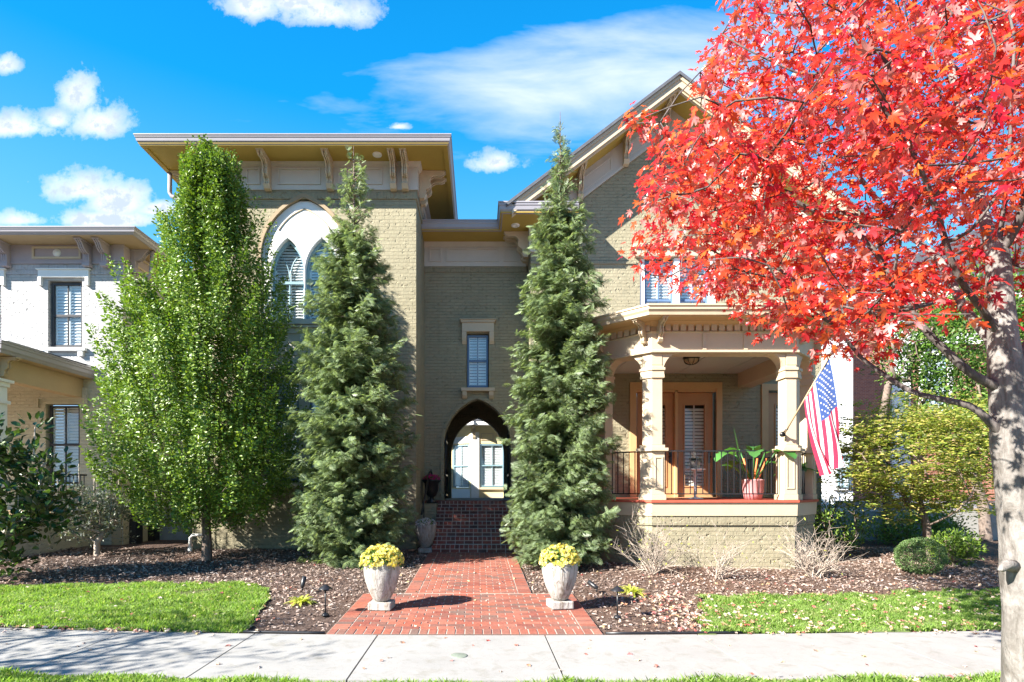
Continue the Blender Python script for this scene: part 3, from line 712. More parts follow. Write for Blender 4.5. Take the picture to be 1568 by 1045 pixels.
for x in (-6.1, -5.75, -4.78, -3.37, -1.93, -1.665): place_corbel(x, TY - .04, 9.047)
for y in (13.32, 13.62): place_corbel(T1 + .04, y, 9.047, R(90)); place_corbel(T0 - .04, y, 9.047, R(-90))
def can_light(x, y, z):
    m = MB(); m.lathe([(.0, -.012), (.05, -.014), (.06, -.03), (.10, -.022), (.105, -.001)], (x, y, z), 24); return m.build('soffit_light', WHITE, house)
can_light(-2.25, 12.62, 9.05)
# great pointed window of the tower
LAN = [arch(-4.375, .385, 5.48, 6.62, 7.38), arch(-3.595, .385, 5.48, 6.62, 7.38)]
wsur = part('window_surround', WHITE, house, lambda m: (m.slab(arch(-3.985, .98, 5.48, 6.9, 8.265), -.16, -.03, FT, LAN)), bevel=.01)
part('arch_moulding', TRIM, wsur, lambda m: m.tube([FT(u, -.028, z) for u, z in arch(-3.985, .74, 6.9, 7.0, 8.04)[2:-1] if z > 7.5], .02, 6))
part('hood_mould', paint('ochre_hood_mould', (.34, .25, .15), .6, .1, 5), house, lambda m: m.slab(arch(-3.985, 1.05, 6.9, 6.9, 8.36)[1:][1:] + [(-3.985 - 1.05, 6.9)] + [(-3.985 - .985, 6.9)] + arch(-3.985, .985, 6.9, 6.9, 8.27)[2:][::-1] + [(-3.985 + .985, 6.9), (-3.985 + 1.05, 6.9)], .001, .05, FT))
for c, L in zip((-4.375, -3.595), LAN):
    Lg = arch(c, .335, 5.53, 6.62, 7.30)
    m = MB(); m.slab(L, -.22, -.14, FT, [Lg]); m.box(c - .34, c + .34, -.21, -.15, 6.36, 6.42, FT); m.box(c - .012, c + .012, -.205, -.165, 5.53, 6.4, FT)
    for sg in (-1, 1):       # two pointed lights inside the arch head
        pts = [(c + sg * (.335 - .335 * math.sin(t) * 1.0), 6.40 + .78 * (1 - math.cos(t))) for t in np.linspace(0, 1.25, 9)]
        m.tube([FT(u, -.18, z) for u, z in [(c + sg * .0, 6.42)] + [(c + sg * .30 * (1 - math.cos(t)), 6.42 + .62 * math.sin(t)) for t in np.linspace(.2, 1.15, 7)]], .012, 4)
    w = m.build('window', BGREEN, house)
    part('glass', GL, w, lambda q: q.pane(Lg, -.192, FT))
    q = MB()
    for i in range(26):
        z = 5.56 + i * .068; hw = .33
        if z > 6.62: hw = max(.05, .335 * math.sqrt(max(.02, 1 - ((z - 6.62) / .72) ** 1.6)))
        q.prof([(-.222, z - .028), (-.228, z - .032), (-.265, z + .026), (-.259, z + .030)], c - hw, c + hw, FT)
    for u in (c - .32, c, c + .32): q.box(u - .02, u + .02, -.27, -.215, 5.52, 6.7, FT)
    q.build('shutter', BLIND, w)
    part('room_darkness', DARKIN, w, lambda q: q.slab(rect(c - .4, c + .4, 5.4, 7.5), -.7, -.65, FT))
part('window_sill', TRIMG, house, lambda m: (m.box(-5.1, -2.87, -.1, .13, 5.36, 5.478, FT), m.box(-5.05, -2.92, -.1, .09, 5.30, 5.358, FT)), bevel=.008)
part('spandrel_panel', TRIMG, house, lambda m: (m.box(-5.02, -2.95, .001, .04, 4.52, 5.298, FT), panel_frame(m, FT, -4.9, -4.05, 4.65, 5.2, .04), panel_frame(m, FT, -3.92, -3.07, 4.65, 5.2, .04)))
part('window_lintel', TRIMG, house, lambda m: (m.box(-5.08, -2.89, .001, .08, 4.33, 4.515, FT), m.box(-5.0, -2.97, .001, .055, 4.26, 4.329, FT)), bevel=.006)
part('window_mullion', TRIMG, house, lambda m: (m.box(-4.12, -3.88, -.18, -.02, 1.75, 4.32, FT), m.box(-4.95, -4.86, -.2, -.02, 1.75, 4.32, FT), m.box(-3.14, -3.05, -.2, -.02, 1.75, 4.32, FT)))
window(house, FT, -4.86, -4.12, 1.8, 4.3, BLUEF); window(house, FT, -3.88, -3.14, 1.8, 4.3, BLUEF)
part('window_sill', TRIMG, house, lambda m: m.box(-5.05, -2.95, -.1, .1, 1.63, 1.748, FT), bevel=.006)
# downspout elbow at the tower's left eave
part('downspout', GUT, house, lambda m: [m.tube(p, .05, 8) for p in [[(-7.22, 13.3, 9.1), (-7.22, 13.3, 8.55), (-7.18, 13.3, 8.47), (-6.72, 13.3, 8.32), (-6.62, 13.3, 8.2), (-6.62, 13.3, .4)]]])

# ---- middle: recessed wall with the entry arch and passage through the house
MY, M0, M1, MBK = 15.0, T1, 1.29, 19.3
FM = F(0, MY)
DOOR = arch(-.035, .88, 1.30, 2.78, 3.98, 16)
part('entry_wall', KH, house, lambda m: m.slab(rect(M0, M1, 0, 7.34), -.3, 0, FM, [DOOR, rect(-.32, .27, 4.27, 5.72)]))
part('rear_entry_wall', KH, house, lambda m: m.slab(rect(M0, M1, 0, 8.2), 0, .3, F(0, MBK), [arch(-.035, .88, 1.30, 2.78, 3.98, 16)]))
part('arch_surround', KH, house, lambda m: m.slab(arch(-.035, .97, 1.30, 2.78, 4.09, 16), .001, .03, FM, [DOOR]), bevel=.006)
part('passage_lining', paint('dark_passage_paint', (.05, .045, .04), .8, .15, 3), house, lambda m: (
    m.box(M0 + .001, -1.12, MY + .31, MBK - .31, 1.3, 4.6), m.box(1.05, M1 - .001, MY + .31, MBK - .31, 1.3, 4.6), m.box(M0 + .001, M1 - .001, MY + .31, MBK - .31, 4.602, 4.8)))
part('entry_soldier_course', KHS, house, lambda m: m.box(M0 + .001, M1 - .03, -.2, .025, 7.342, 7.485, FM))
part('entry_frieze', TRIMG, house, lambda m: (m.box(M0 + .001, M1 - .045, -.2, .045, 7.487, 8.098, FM), m.prof([(.045, 7.98), (.09, 8.02), (.13, 8.097), (.045, 8.097)], M0 + .001, M1 - .045, FM),
    [panel_frame(m, FM, a, b, 7.6, 7.95, .045) for a, b in ((-1.3, -.98), (-.85, .52), (.66, 1.1))]))
ev = [(T1 + .001, MY), (M1, MY), (M1, 14.1), (M1 + 1.6, 14.1)]
part('entry_soffit', SOF, house, lambda m: m.sweep([(T1 + .002, MY), (M1, MY), (M1, 14.1), (M1 + 1.05, 14.1)], [(-.3, 8.10), (.78, 8.10), (.78, 8.125), (-.3, 8.125)]))
part('entry_gutter', GUT, house, lambda m: m.sweep([(T1 + .002, MY), (M1, MY), (M1, 14.1), (M1 + 1.05, 14.1)], [(.72 + a, 8.09 + b * 1.55) for a, b in GP]))
part('entry_roof', SHING, house, lambda m: (m.add([(T1, 14.22, 8.34), (M1 + .6, 14.22, 8.34), (M1 + .6, MBK + 1, 9.1), (T1, MBK + 1, 9.1)], [(0, 1, 2, 3)]), m.add([(M1 - .75, 13.35, 8.34), (M1 + 1.0, 13.35, 8.34), (M1 + 1.0, 14.1, 8.75), (M1 - .2, 14.1, 8.75)], [(0, 1, 2, 3)])))
can_light(.9, 13.95, 8.10)
part('rear_eave', SOF, house, lambda m: m.box(M0 + .001, M1 - .001, MY - .2, MBK + .5, 8.13, 8.2))
# small window with cap and bracketed sill
window(house, FM, -.30, .25, 4.29, 5.70, BLUEF, nv=2, fw=.05)
part('window_hood', TRIM, house, lambda m: (m.box(-.44, .40, .001, .09, 5.76, 6.0, FM), m.box(-.47, .43, .001, .13, 6.0, 6.055, FM), m.box(-.50, .46, .001, .16, 6.057, 6.08, FM),
    [m.prof([(.001, 5.758), (.09, 5.758), (.08, 5.6), (.05, 5.5), (.001, 5.42)], a, a + .12, FM) for a in (-.44, .28)]), bevel=.005)
part('window_sill', TRIM, house, lambda m: (m.box(-.46, .42, .001, .12, 4.17, 4.26, FM), [m.prof([(.001, 4.168), (.10, 4.168), (.09, 4.06), (.05, 4.0), (.001, 3.97)], a, a + .12, FM) for a in (-.43, .27)]), bevel=.005)
# iron gates folded back inside the arch
for sx in (-1, 1):
    xg = -.035 + sx * .84; m = MB()
    for k in range(7): y = 15.02 + k * .14; m.tube([(xg, y, 1.36), (xg, y, 2.9 + .9 * math.sin(k / 6 * 1.3) * .5)], .011, 6)
    for z in (1.42, 1.95, 2.85): m.box(xg - .014, xg + .014, 15.0, 15.88, z, z + .04)
    for k in range(6):
        for z in (1.62, 2.1, 2.45): m.tube([(xg, 15.09 + k * .14 + .05 * math.cos(t), z + .09 * math.sin(t)) for t in np.linspace(0, 2 * math.pi, 13)], .007, 4)
    m.build('iron_gate', BLACK, house)

# ---- gable wing and its porch
GY, G0, G1, GBK = 14.1, 1.29, 8.5, 24.0
FG = F(0, GY); PKX, PKZ, SL = 4.69, 11.37, .76
def rakez(x, off=0.): return PKZ - SL * abs(x - PKX) - off
wl, wr = rakez(G0, .95), rakez(G1, .95)
part('gable_wall', KH, house, lambda m: (
    m.slab([(G0, 0), (G1, 0), (G1, wr), (PKX, rakez(PKX, .95)), (G0, wl)], -.25, 0, FG, [rect(4.0, 5.78, 5.3, 7.34), rect(3.86, 5.93, 1.40, 4.13), rect(7.12, 8.2, 1.4, 4.1)]),
    m.slab(rect(0, GBK - GY - .25, 0, 8.0), -.25, 0, F(G0, GBK, R(-90))), m.slab(rect(0, GBK - GY - .25, 0, 8.0), -.25, 0, F(G1, GY + .25, R(90)))))
for a, b in ((G0, 3.9), (5.9, G1)): part('string_course', KHS, house, lambda m: m.box(a, b, .001, .03, 7.20, 7.26, FG))
def rake_band(m, o0, o1, w0, w1, xl=G0, xr=G1, fr=FG):
    """band that follows both slopes between offsets o0 (upper) and o1 (lower)"""
    m.slab([(xl, rakez(xl, o1)), (PKX, rakez(PKX, o1)), (PKX, rakez(PKX, o0)), (xl, rakez(xl, o0))], w0, w1, fr)
    m.slab([(PKX, rakez(PKX, o1)), (xr, rakez(xr, o1)), (xr, rakez(xr, o0)), (PKX, rakez(PKX, o0))], w0, w1, fr)
RK = [(.79 - .02, 8.44)]
part('rake_frieze', TRIMG, house, lambda m: (rake_band(m, .30, .945, -.2, .04), rake_band(m, .88, .95, .04, .065),
    [m.slab([(a, rakez(a, .80)), (b, rakez(b, .80)), (b, rakez(b, .44)), (a, rakez(a, .44))], .041, .058, FG, [[(a + .04, rakez(a + .04, .76)), (b - .04, rakez(b - .04, .76)), (b - .04, rakez(b - .04, .48)), (a + .04, rakez(a + .04, .48))]])
     for a, b in ((2.55, 3.3), (3.62, 4.42), (4.96, 5.7), (6.0, 6.9), (1.5, 2.25))]))
XL, XR = .78, 8.9
part('rake_soffit', SOF, house, lambda m: rake_band(m, .27, .30, -.2, .74, XL, XR))
part('rake_fascia', TRIM, house, lambda m: (rake_band(m, .10, .33, .74, .79, XL, XR), rake_band(m, .07, .16, .79, .82, XL, XR), rake_band(m, .32, .37, .66, .74, XL, XR)))
part('gable_roof', SHING, house, lambda m: (rake_band(m, .0, .08, -(GBK - GY), .86, XL - .14, XR + .3)))
part('eave_return_frieze', TRIMG, house, lambda m: (m.box(G0 - .045, G0 + .0, 14.055, MY - .05, 7.487, 8.098), m.box(G0 - .045, G0 + .9, 14.06, 14.099, 7.5, 8.098)))
for y in (14.35, 14.62): place_corbel(G0 - .04, y, 8.098, R(-90))
for x in (4.60, 3.62, 2.5, 5.78, 6.9): place_corbel(x, GY - .045, rakez(x, .305) - .02, 0, 1.0)
# upper pair of windows
window(house, FG, 4.12, 4.83, 5.35, 7.3, BLUEF); window(house, FG, 4.98, 5.69, 5.35, 7.3, BLUEF)
part('window_trim', WHITE, house, lambda m: (m.box(4.835, 4.975, -.15, .03, 5.3, 7.34, FG), m.box(5.695, 5.85, -.1, .04, 5.3, 7.34, FG), m.box(4.0, 4.115, -.2, -.02, 5.3, 7.34, FG)))
part('window_hood', TRIM, house, lambda m: (m.box(3.85, 5.95, .001, .12, 7.36, 7.56, FG), m.box(3.80, 6.0, .001, .18, 7.562, 7.64, FG)), bevel=.006)
# porch
PP = [(2.33, 14.1), (2.33, 11.363), (3.193, 10.5), (5.895, 10.5), (6.758, 11.363), (6.758, 14.1)]
def porch_sweep(prof): return lambda m: m.sweep(PP, prof)
part('porch_base', KH, house, porch_sweep([(-.3, 0), (-.06, 0), (-.06, .93), (-.3, .93)]))
part('porch_base_course', KHS, house, porch_sweep([(-.28, .932), (-.03, .932), (-.03, 1.10), (-.28, 1.10)]))
part('porch_skirt', TRIM, house, porch_sweep([(-.28, 1.102), (-.01, 1.102), (.0, 1.35), (-.28, 1.35)]), bevel=.005)
part('porch_deck_edge', REDP, house, porch_sweep([(-.28, 1.352), (.03, 1.352), (.03, 1.395), (-.28, 1.395)]))
part('porch_floor', REDP, house, lambda m: m.poly([(2.62, 14.099), (2.62, 11.49), (3.32, 10.79), (5.77, 10.79), (6.47, 11.49), (6.47, 14.099)], 1.33, 1.392))
part('porch_beam', TRIM, house, porch_sweep([(-.34, 4.12), (.03, 4.12), (.03, 4.16), (.0, 4.17), (.0, 4.5), (.04, 4.52), (-.34, 4.52)]), bevel=.005)
PFACE = []
for a, b in zip(PP, PP[1:]):
    ang = math.atan2(b[1] - a[1], b[0] - a[0]); PFACE.append((F(a[0], a[1], ang), math.hypot(b[0] - a[0], b[1] - a[1])))
DENT = paint('dentil_groove_paint', (.50, .36, .20), .6, .08, 4)  # browner trim tone for the band behind the dentils
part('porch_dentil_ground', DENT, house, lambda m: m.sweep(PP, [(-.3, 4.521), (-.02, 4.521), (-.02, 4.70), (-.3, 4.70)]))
for fr, L in PFACE: part('dentil_band', TRIM, house, lambda m: [m.box(u, u + .10, -.02, .03, 4.535, 4.685, fr) for u in np.arange(.1, L - .12, .142)])
for u in (.97, 1.73): part('panel_strip', TRIM, house, lambda m: m.box(u - .035, u + .035, .001, .022, 4.171, 4.499, PFACE[2][0]))
part('porch_soffit', TRIM_BOUNCE, house, lambda m: m.sweep(PP, [(-.3, 4.702), (.40, 4.702), (.40, 4.73), (-.3, 4.73)]) and m.sweep(PP, [(.04, 4.66), (.10, 4.70), (.0, 4.70), (.0, 4.62)]))
part('porch_gutter', TRIM, house, porch_sweep([(.34, 4.70), (.42, 4.71), (.43, 4.76), (.46, 4.80), (.46, 4.85), (.48, 4.86), (.48, 4.89), (.3, 4.89), (.3, 4.72)]))
part('porch_roof', GUT, house, lambda m: m.add([(1.95, 14.1, 5.3), (1.88, 11.17, 4.885), (3.0, 10.05, 4.885), (6.09, 10.05, 4.885), (7.2, 11.17, 4.885), (7.2, 14.1, 5.3), (2.6, 14.098, 5.28), (4.5, 14.098, 5.29)], [(0, 1, 2, 3, 4, 5)]))
part('porch_ceiling', CEIL, house, lambda m: (m.poly([(2.4, 14.099), (2.4, 11.4), (3.25, 10.6), (5.85, 10.6), (6.7, 11.4), (6.7, 14.099)], 4.46, 4.50),
    [m.box(x, x + .04, 10.85, 14.0, 4.45, 4.4599) for x in (3.3, 4.9, 6.0)]))
def offs(i, o):
    """porch plan corner i moved out by o"""
    p0, p1, p2 = PP[i - 1], PP[i], PP[i + 1]
    def nr(a, b): d = Vector((b[0] - a[0], b[1] - a[1])).normalized(); return Vector((d.y, -d.x)), d
    n1, d1 = nr(p0, p1); n2, d2 = nr(p1, p2); m_ = n1 + n2; m_ /= m_.dot(n1)
    return Vector(p1), m_, n1, n2, d1, d2
def chevron(m, i, arm, o, t, z0, z1):
    p, mi, n1, n2, d1, d2 = offs(i, 0)
    pl = [p - d1 * arm + n1 * o, p + mi * o, p + d2 * arm + n2 * o, p + d2 * arm + n2 * (o - t), p + mi * (o - t), p - d1 * arm + n1 * (o - t)]
    m.poly([tuple(q) for q in pl], z0, z1)
def porch_column(i):
    m = MB(); chevron(m, i, .21, -.03, .28, 2.42, 3.90); c = m.build('porch_column', TRIM, house, bevel=.01)
    q = MB(); chevron(q, i, .27, .005, .34, 1.397, 1.50); chevron(q, i, .245, -.01, .32, 1.502, 2.30); chevron(q, i, .30, .045, .40, 2.302, 2.36); chevron(q, i, .25, .0, .34, 2.362, 2.418)
    p, mi, n1, n2, d1, d2 = offs(i, 0)
    for dd, sg in ((d1, -1), (d2, 1)):
        ang = math.atan2(dd.y, dd.x); fr = F(p.x, p.y, ang); a, b = (.055, .215) if sg > 0 else (-.215, -.055)
        panel_frame(q, fr, a, b, 1.6, 2.2, -.01, .028, .014)
    q.build('pedestal', TRIM, c, bevel=.006)
    q = MB(); chevron(q, i, .24, -.005, .32, 3.66, 3.72); chevron(q, i, .235, -.01, .31, 3.72, 3.80); chevron(q, i, .25, .01, .34, 3.80, 3.85); chevron(q, i, .20, -.025, .28, 3.90, 4.118)
    r = .42
    for dd, sg in ((d1, -1), (d2, 1)):
        ang = math.atan2(dd.y, dd.x); fr = F(p.x, p.y, ang); s0 = .21
        pts = [(sg * s0, 4.118 - r)] + [(sg * (s0 + .30 * (1 - math.cos(t))), 4.118 - r + r * math.sin(t)) for t in np.linspace(.1, math.pi / 2, 9)] + [(sg * s0, 4.118)]
        q.slab(pts if sg < 0 else pts, -.29, -.035, fr)
    q.build('capital', TRIM, c, bevel=.005)
for i in (1, 2, 3, 4): porch_column(i)
for i in (1, 2, 3, 4):
    p, mi, n1, n2, d1, d2 = offs(i, 0)
    for dd, k in ((d1, -.14), (d2, .14)):
        q = p + dd * k; ang = math.atan2(dd.y, dd.x)
        place_corbel(q.x + math.sin(ang) * .002, q.y - math.cos(ang) * .002, 4.70, ang, .62).name = 'porch_corbel'
def railing(fr, a, b):
    m = MB(); m.box(a, b, -.165, -.125, 2.30, 2.325, fr); m.box(a, b, -.16, -.13, 1.50, 1.52, fr); n = int((b - a) / .112)
    for i in range(n + 1): u = a + (b - a) * i / n; m.box(u - .007, u + .007, -.152, -.138, 1.52, 2.30, fr)
    m.build('railing', BLACK, house)
for k, (fr, L) in enumerate(PFACE): railing(fr, .3 if k else .05, L - (.3 if k < 4 else .05))
# porch back wall: double door and side door
def door(u0, u1, z0, z1, glz=(.28, 2.3)):
    m = MB(); g0, g1 = u0 + .2, u1 - .2
    m.slab(rect(u0, u1, z0, z1), -.16, -.10, FG, [rect(g0, g1, z0 + glz[0], z0 + glz[1])]); panel_frame(m, FG, g0 - .03, g1 + .03, z0 + glz[0] - .03, z0 + glz[1] + .03, -.10, .03, .02)
    d = m.build('door', DOORP, house)
    part('glass', GLD, d, lambda q: q.pane(rect(g0, g1, z0 + glz[0], z0 + glz[1]), -.138, FG))
    q = MB()
    for i in range(int((glz[1] - glz[0]) / .085)):
        z = z0 + glz[0] + .04 + i * .085; q.prof([(-.15, z - .03), (-.16, z - .035), (-.20, z + .028), (-.19, z + .033)], g0 - .01, g1 + .01, FG)
    q.box((g0 + g1) / 2 - .012, (g0 + g1) / 2 + .012, -.148, -.141, z0 + glz[0], z0 + glz[1], FG); q.build('shutter', BLIND, d)
    part('handle', BLACK, d, lambda q: (q.lathe([(0, -.03), (.03, -.02), (.035, 0), (.02, .03), (0, .035)], FG(u1 - .09, -.045, z0 + 1.0), 12), q.box(u1 - .12, u1 - .06, -.10, -.09, z0 + .85, z0 + 1.15, FG)))
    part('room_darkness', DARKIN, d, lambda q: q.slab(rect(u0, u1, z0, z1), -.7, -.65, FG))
door(3.96, 4.86, 1.40, 4.0); door(4.94, 5.84, 1.40, 4.0); door(7.22, 8.1, 1.40, 4.0)
part('door_casing', TRIM_BOUNCE, house, lambda m: (m.slab(rect(3.74, 6.02, 1.397, 4.24), .001, .05, FG, [rect(3.9, 5.88, 1.39, 4.07)]) , m.box(4.865, 4.935, -.16, .02, 1.4, 4.05, FG), m.box(3.9, 5.88, -.2, .02, 4.01, 4.08, FG),
    m.slab(rect(7.0, 8.3, 1.397, 4.2), .001, .05, FG, [rect(7.16, 8.14, 1.39, 4.04)])))
lamp = part('porch_ceiling_light', BLACK, house, lambda m: (m.lathe([(.17, 0), (.18, -.03), (.15, -.05), (.165, -.06)], (4.6, 12.3, 4.46), 20), [m.tube([(4.6 + .165 * math.cos(a) * math.cos(t), 12.3 + .165 * math.sin(a) * math.cos(t), 4.40 - .11 * math.sin(t)) for t in np.linspace(0, math.pi / 2, 7)], .007, 4) for a in np.linspace(0, 2 * math.pi, 9)[:-1]]))
part('lamp_glass', paint('amber_glass', (.45, .32, .2), .3), lamp, lambda m: m.lathe([(.15, 0), (.14, -.04), (.10, -.08), (.04, -.1), (0, -.1)], (4.6, 12.3, 4.40), 18))

# ---- entry steps, landing, courtyard floor
SX0, SX1 = -1.02, .98; rise, tread = (1.30 - pz(12.3)) / 7, .30
steps = MB(); stb = MB()
for i in range(7):
    y = 12.3 + i * tread; z0 = pz(12.3) + i * rise; z1 = z0 + rise
    steps.box(SX0 + .001 * i, SX1 - .001 * i, y + .012, (15.0 if i == 6 else y + tread + .05), z0 - .2, z1 - .008)
    x = SX0; n = 20; w = (SX1 - SX0) / n
    for k in range(n): stb.box(SX0 + k * w + .007, SX0 + (k + 1) * w - .007, y - .006, y + .19, z1 - .068, z1 + random.uniform(0, .003))        # rowlock nosing
    off = random.choice((0, -.1)); k = SX0 + off
    while k < SX1 - .02:
        a, b = max(k, SX0), min(k + .2, SX1)
        if b - a > .03: stb.box(a + .007, b - .007, y + random.uniform(0, .003), y + .05, z0 + .006, z1 - .082)
        k += .2
st_ = thing('entry_steps', 'flight of dark red brick steps rising to the pointed entry arch', 'steps', (0, 12.3, .2))
steps.build('step_core', paint('pale_mortar', (.62, .58, .52), .9, .12, 12), st_); stb.build('step_bricks', BRK_STEP, st_)
part('landing', BRK_STEP, st_, lambda m: [m.box(-1.4 + .2 * i + .004, -1.4 + .2 * (i + 1) - .004, 14.31 + .1 * j + .004, 14.31 + .1 * (j + 1) - .004, 1.25, 1.304) for i in range(13) for j in range(7)])
for a, b, c in ((-1.42, SX0 - .003, 13.75), (SX1 + .003, 1.28, 12.6)): part('cheek_wall', KH, st_, lambda m: m.box(a, b, c, 14.999, 0, 1.24))
m = MB(); m.box(-14, 14, 15.3, 45, -.2, 1.0); m.box(-1.4, 1.28, 15.001, 19.6, 1.001, 1.296)
struct('courtyard_floor', m, CONC)
hr = thing('handrail', 'black iron handrail leaning up the left side of the entry steps', 'handrail', (-1.2, 13.0, .4))
part('rail', BLACK, hr, lambda m: (m.tube([(-1.30, 12.95, 1.02), (-1.28, 13.05, 1.18), (-1.24, 14.3, 2.02), (-1.22, 14.5, 2.08), (-1.21, 14.62, 1.98)], .024, 8)))
for y, z, b in ((13.1, 1.2, .45), (14.2, 1.95, 1.24)): part('post', BLACK, hr, lambda m: m.box(-1.275, -1.25, y, y + .025, b, z))

# ---- courtyard house seen through the arch
cy = thing('courtyard_house', 'sunlit cream house with bay windows seen through the entry arch', 'house', (0, 27, 1.0))
FC = F(0, 27); ang = R(-33); FD = F(-.35 - 1.75 * math.cos(R(33)), 27 + 1.75 * math.sin(R(33)), ang)
part('wall', CREAMY, cy, lambda m: (m.slab(rect(-.32, 4.5, .8, 4.6), -.3, 0, FC, [rect(.07, 1.2, 1.68, 3.75)]), m.slab(rect(0, 1.75, .8, 4.6), -.3, 0, FD, [rect(.66, 1.62, 1.68, 3.75)]), m.box(-6, -1.5, 28, 28.3, .8, 4.6)))
window(cy, FC, .1, 1.17, 1.72, 3.72, BGREEN, .08); window(cy, FD, .69, 1.59, 1.72, 3.72, BGREEN, .08)
part('corner_board', WHITE, cy, lambda m: (m.box(-.36, .02, .001, .05, .8, 4.3, FC), m.box(.0, 1.7, .001, .04, 3.8, 4.1, FD), m.box(0, 1.7, .001, .05, 1.0, 1.6, FD)))
part('sill', TRIM, cy, lambda m: (m.box(.03, 1.25, .001, .1, 1.58, 1.67, FC), m.box(.3, 2.2, .001, .07, 1.1, 1.25, FC), panel_frame(m, FC, .1, .7, 3.92, 4.25, .0), panel_frame(m, FC, .85, 1.4, 3.92, 4.25, .0)))
part('corbel', TRIM, cy, lambda m: [corbel_mesh(m, FC, u, 4.6, .6, .4, .12) for u in (-.22, 1.9)])
part('eave', WHITE, cy, lambda m: (m.box(-.8, 5, -.3, .5, 4.6, 4.75, FC), m.box(-.5, 2.2, -.3, .5, 4.601, 4.749, FD)))
part('roof', SHING, cy, lambda m: m.box(-8, 6, 26.6, 34, 4.8, 5.0))

# ================================================================ WHITE BRICK NEIGHBOUR (left)
nb = thing('brick_house', 'white painted brick house at the left with bracketed purple-grey frieze and small porch', 'house', (-12, 15, .2))
NY, N1, N0 = 14.0, -8.76, -18.0; FN = F(0, NY); RN = [(N0, NY), (N1, NY), (N1, 24), (N0, 24)]
part('wall', WB, nb, lambda m: (m.slab(rect(N0, N1, 4.3, 6.9), -.25, 0, FN, [rect(-10.6, -9.76, 5.08, 6.76), rect(-12.75, -11.75, 5.08, 6.76)]), ))
part('side_wall', OB, nb, lambda m: (m.slab(rect(0, 9.75, 0, 6.9), -.25, 0, F(N1, NY + .25, R(90)))))
part('lower_wall', OB, nb, lambda m: m.slab(rect(N0, N1, 0, 4.298), -.25, 0, FN, [rect(-10.66, -9.82, 1.7, 3.7), rect(-12.95, -11.75, 1.7, 3.7)]))
part('soldier_course', WBS, nb, lambda m: m.sweep(RN, [(-.2, 6.902), (.02, 6.902), (.02, 7.15), (-.2, 7.15)], True))
part('frieze', LILAC, nb, lambda m: (m.sweep(RN, [(-.2, 7.152), (.06, 7.152), (.06, 7.2), (.04, 7.21), (.04, 7.62), (-.2, 7.62)], True), m.box(-8.95, N1 + .065, .04, .065, 7.21, 7.62, FN)))
for a, b in ((-10.95, -9.75), (-13.4, -12.0)):
    pn = part('frieze_panel', TRIM, nb, lambda m: (panel_frame(m, FN, a, b, 7.27, 7.57, .04, .05, .03)))
    part('rosette', WHITE, pn, lambda m: m.lathe([(0, .03), (.05, .03), (.055, .02), (.09, .02), (.10, 0)], (0, 0, 0), 20) and setattr(m, 'v', [((a + b) / 2 + x, NY - .041 - z, 7.42 + y) for x, y, z in m.v]))
part('frieze_panel', TRIM, nb, lambda m: [panel_frame(m, F(N1, NY, R(90)), a, b, 7.27, 7.57, .04, .05, .03) for a, b in ((.35, 1.4),)])
part('soffit', BROWNP, nb, lambda m: m.sweep(RN, [(-.3, 7.621), (.66, 7.621), (.66, 7.65), (-.3, 7.65)], True))
part('gutter', GUT, nb, lambda m: m.sweep(RN, [(.62 + a * 1.1, 7.60 + b * .95) for a, b in GP], True))
m = MB(); m.poly([(N0 - .6, NY - .6), (N1 + .6, NY - .6), (N1 + .6, 24.6), (N0 - .6, 24.6)], 7.66, 7.745); m.build('roof', SHING, nb)
c0 = None
nl = Vector(nb.location)
for x, y, a in ((-13.7, NY - .04, 0), (-11.55, NY - .04, 0), (-9.55, NY - .04, 0), (-9.12, NY - .04, 0), (N1 + .04, 14.3, R(90)), (N1 + .04, 15.9, R(90))):
    if c0 is None:
        q = MB()
        for du in (-.05, 0, .05): q.prof([(0, 0), (.42, 0), (.42, -.06), (.36, -.10), (.30, -.20), (.2, -.27), (.13, -.28), (.12, -.42), (.09, -.5), (0, -.52)], du - .017, du + .017, F(0, 0))
        q.box(-.085, .085, .0, .46, -.04, -.003, F(0, 0)); q.box(-.07, .07, 0, .11, -.5, -.05, F(0, 0)); q.box(-.09, .09, 0, .15, -.57, -.5, F(0, 0))
        c0 = q.build('corbel', LILAC, nb, local=True, bevel=.004); o = c0
    else: o = c0.copy(); COL.objects.link(o); o.parent = nb
    o.location = Vector((x, y, 7.62)) - nl; o.rotation_euler = (0, 0, a)
window(nb, FN, -10.56, -9.80, 5.12, 6.72, DARKF, .14); window(nb, FN, -12.7, -11.8, 5.12, 6.72, DARKF, .14)
window(nb, FN, -10.62, -9.86, 1.74, 3.66, DARKF, .14); window(nb, FN, -12.9, -11.8, 1.74, 3.66, DARKF, .14)
for u in (-10.18, -12.25):
    part('window_hood', WHITE, nb, lambda m: (m.box(u - .62, u + .62, .001, .07, 6.82, 7.0, FN), m.box(u - .66, u + .66, .001, .10, 7.0, 7.03, FN), [m.box(u + s_ * .58 - .04, u + s_ * .58 + .04, .001, .08, 6.62, 6.82, FN) for s_ in (-1, 1)]), bevel=.005)
    part('window_sill', WHITE, nb, lambda m: (m.box(u - .55, u + .55, .001, .1, 4.99, 5.07, FN), [m.box(u + s_ * .42 - .06, u + s_ * .42 + .06, .001, .08, 4.86, 4.99, FN) for s_ in (-1, 1)]), bevel=.005)
part('window_hood', OB, nb, lambda m: (m.box(-10.85, -9.6, .001, .05, 3.82, 4.1, FN), [m.box(-10.24 + s_ * .6 - .04, -10.24 + s_ * .6 + .04, .001, .06, 3.6, 3.82, FN) for s_ in (-1, 1)]))
part('window_sill', OB, nb, lambda m: m.box(-10.75, -9.75, .001, .08, 1.6, 1.69, FN))
part('corner_board', BROWNP, nb, lambda m: m.box(-9.02, N1 - .02, .001, .03, .0, 4.2, FN))
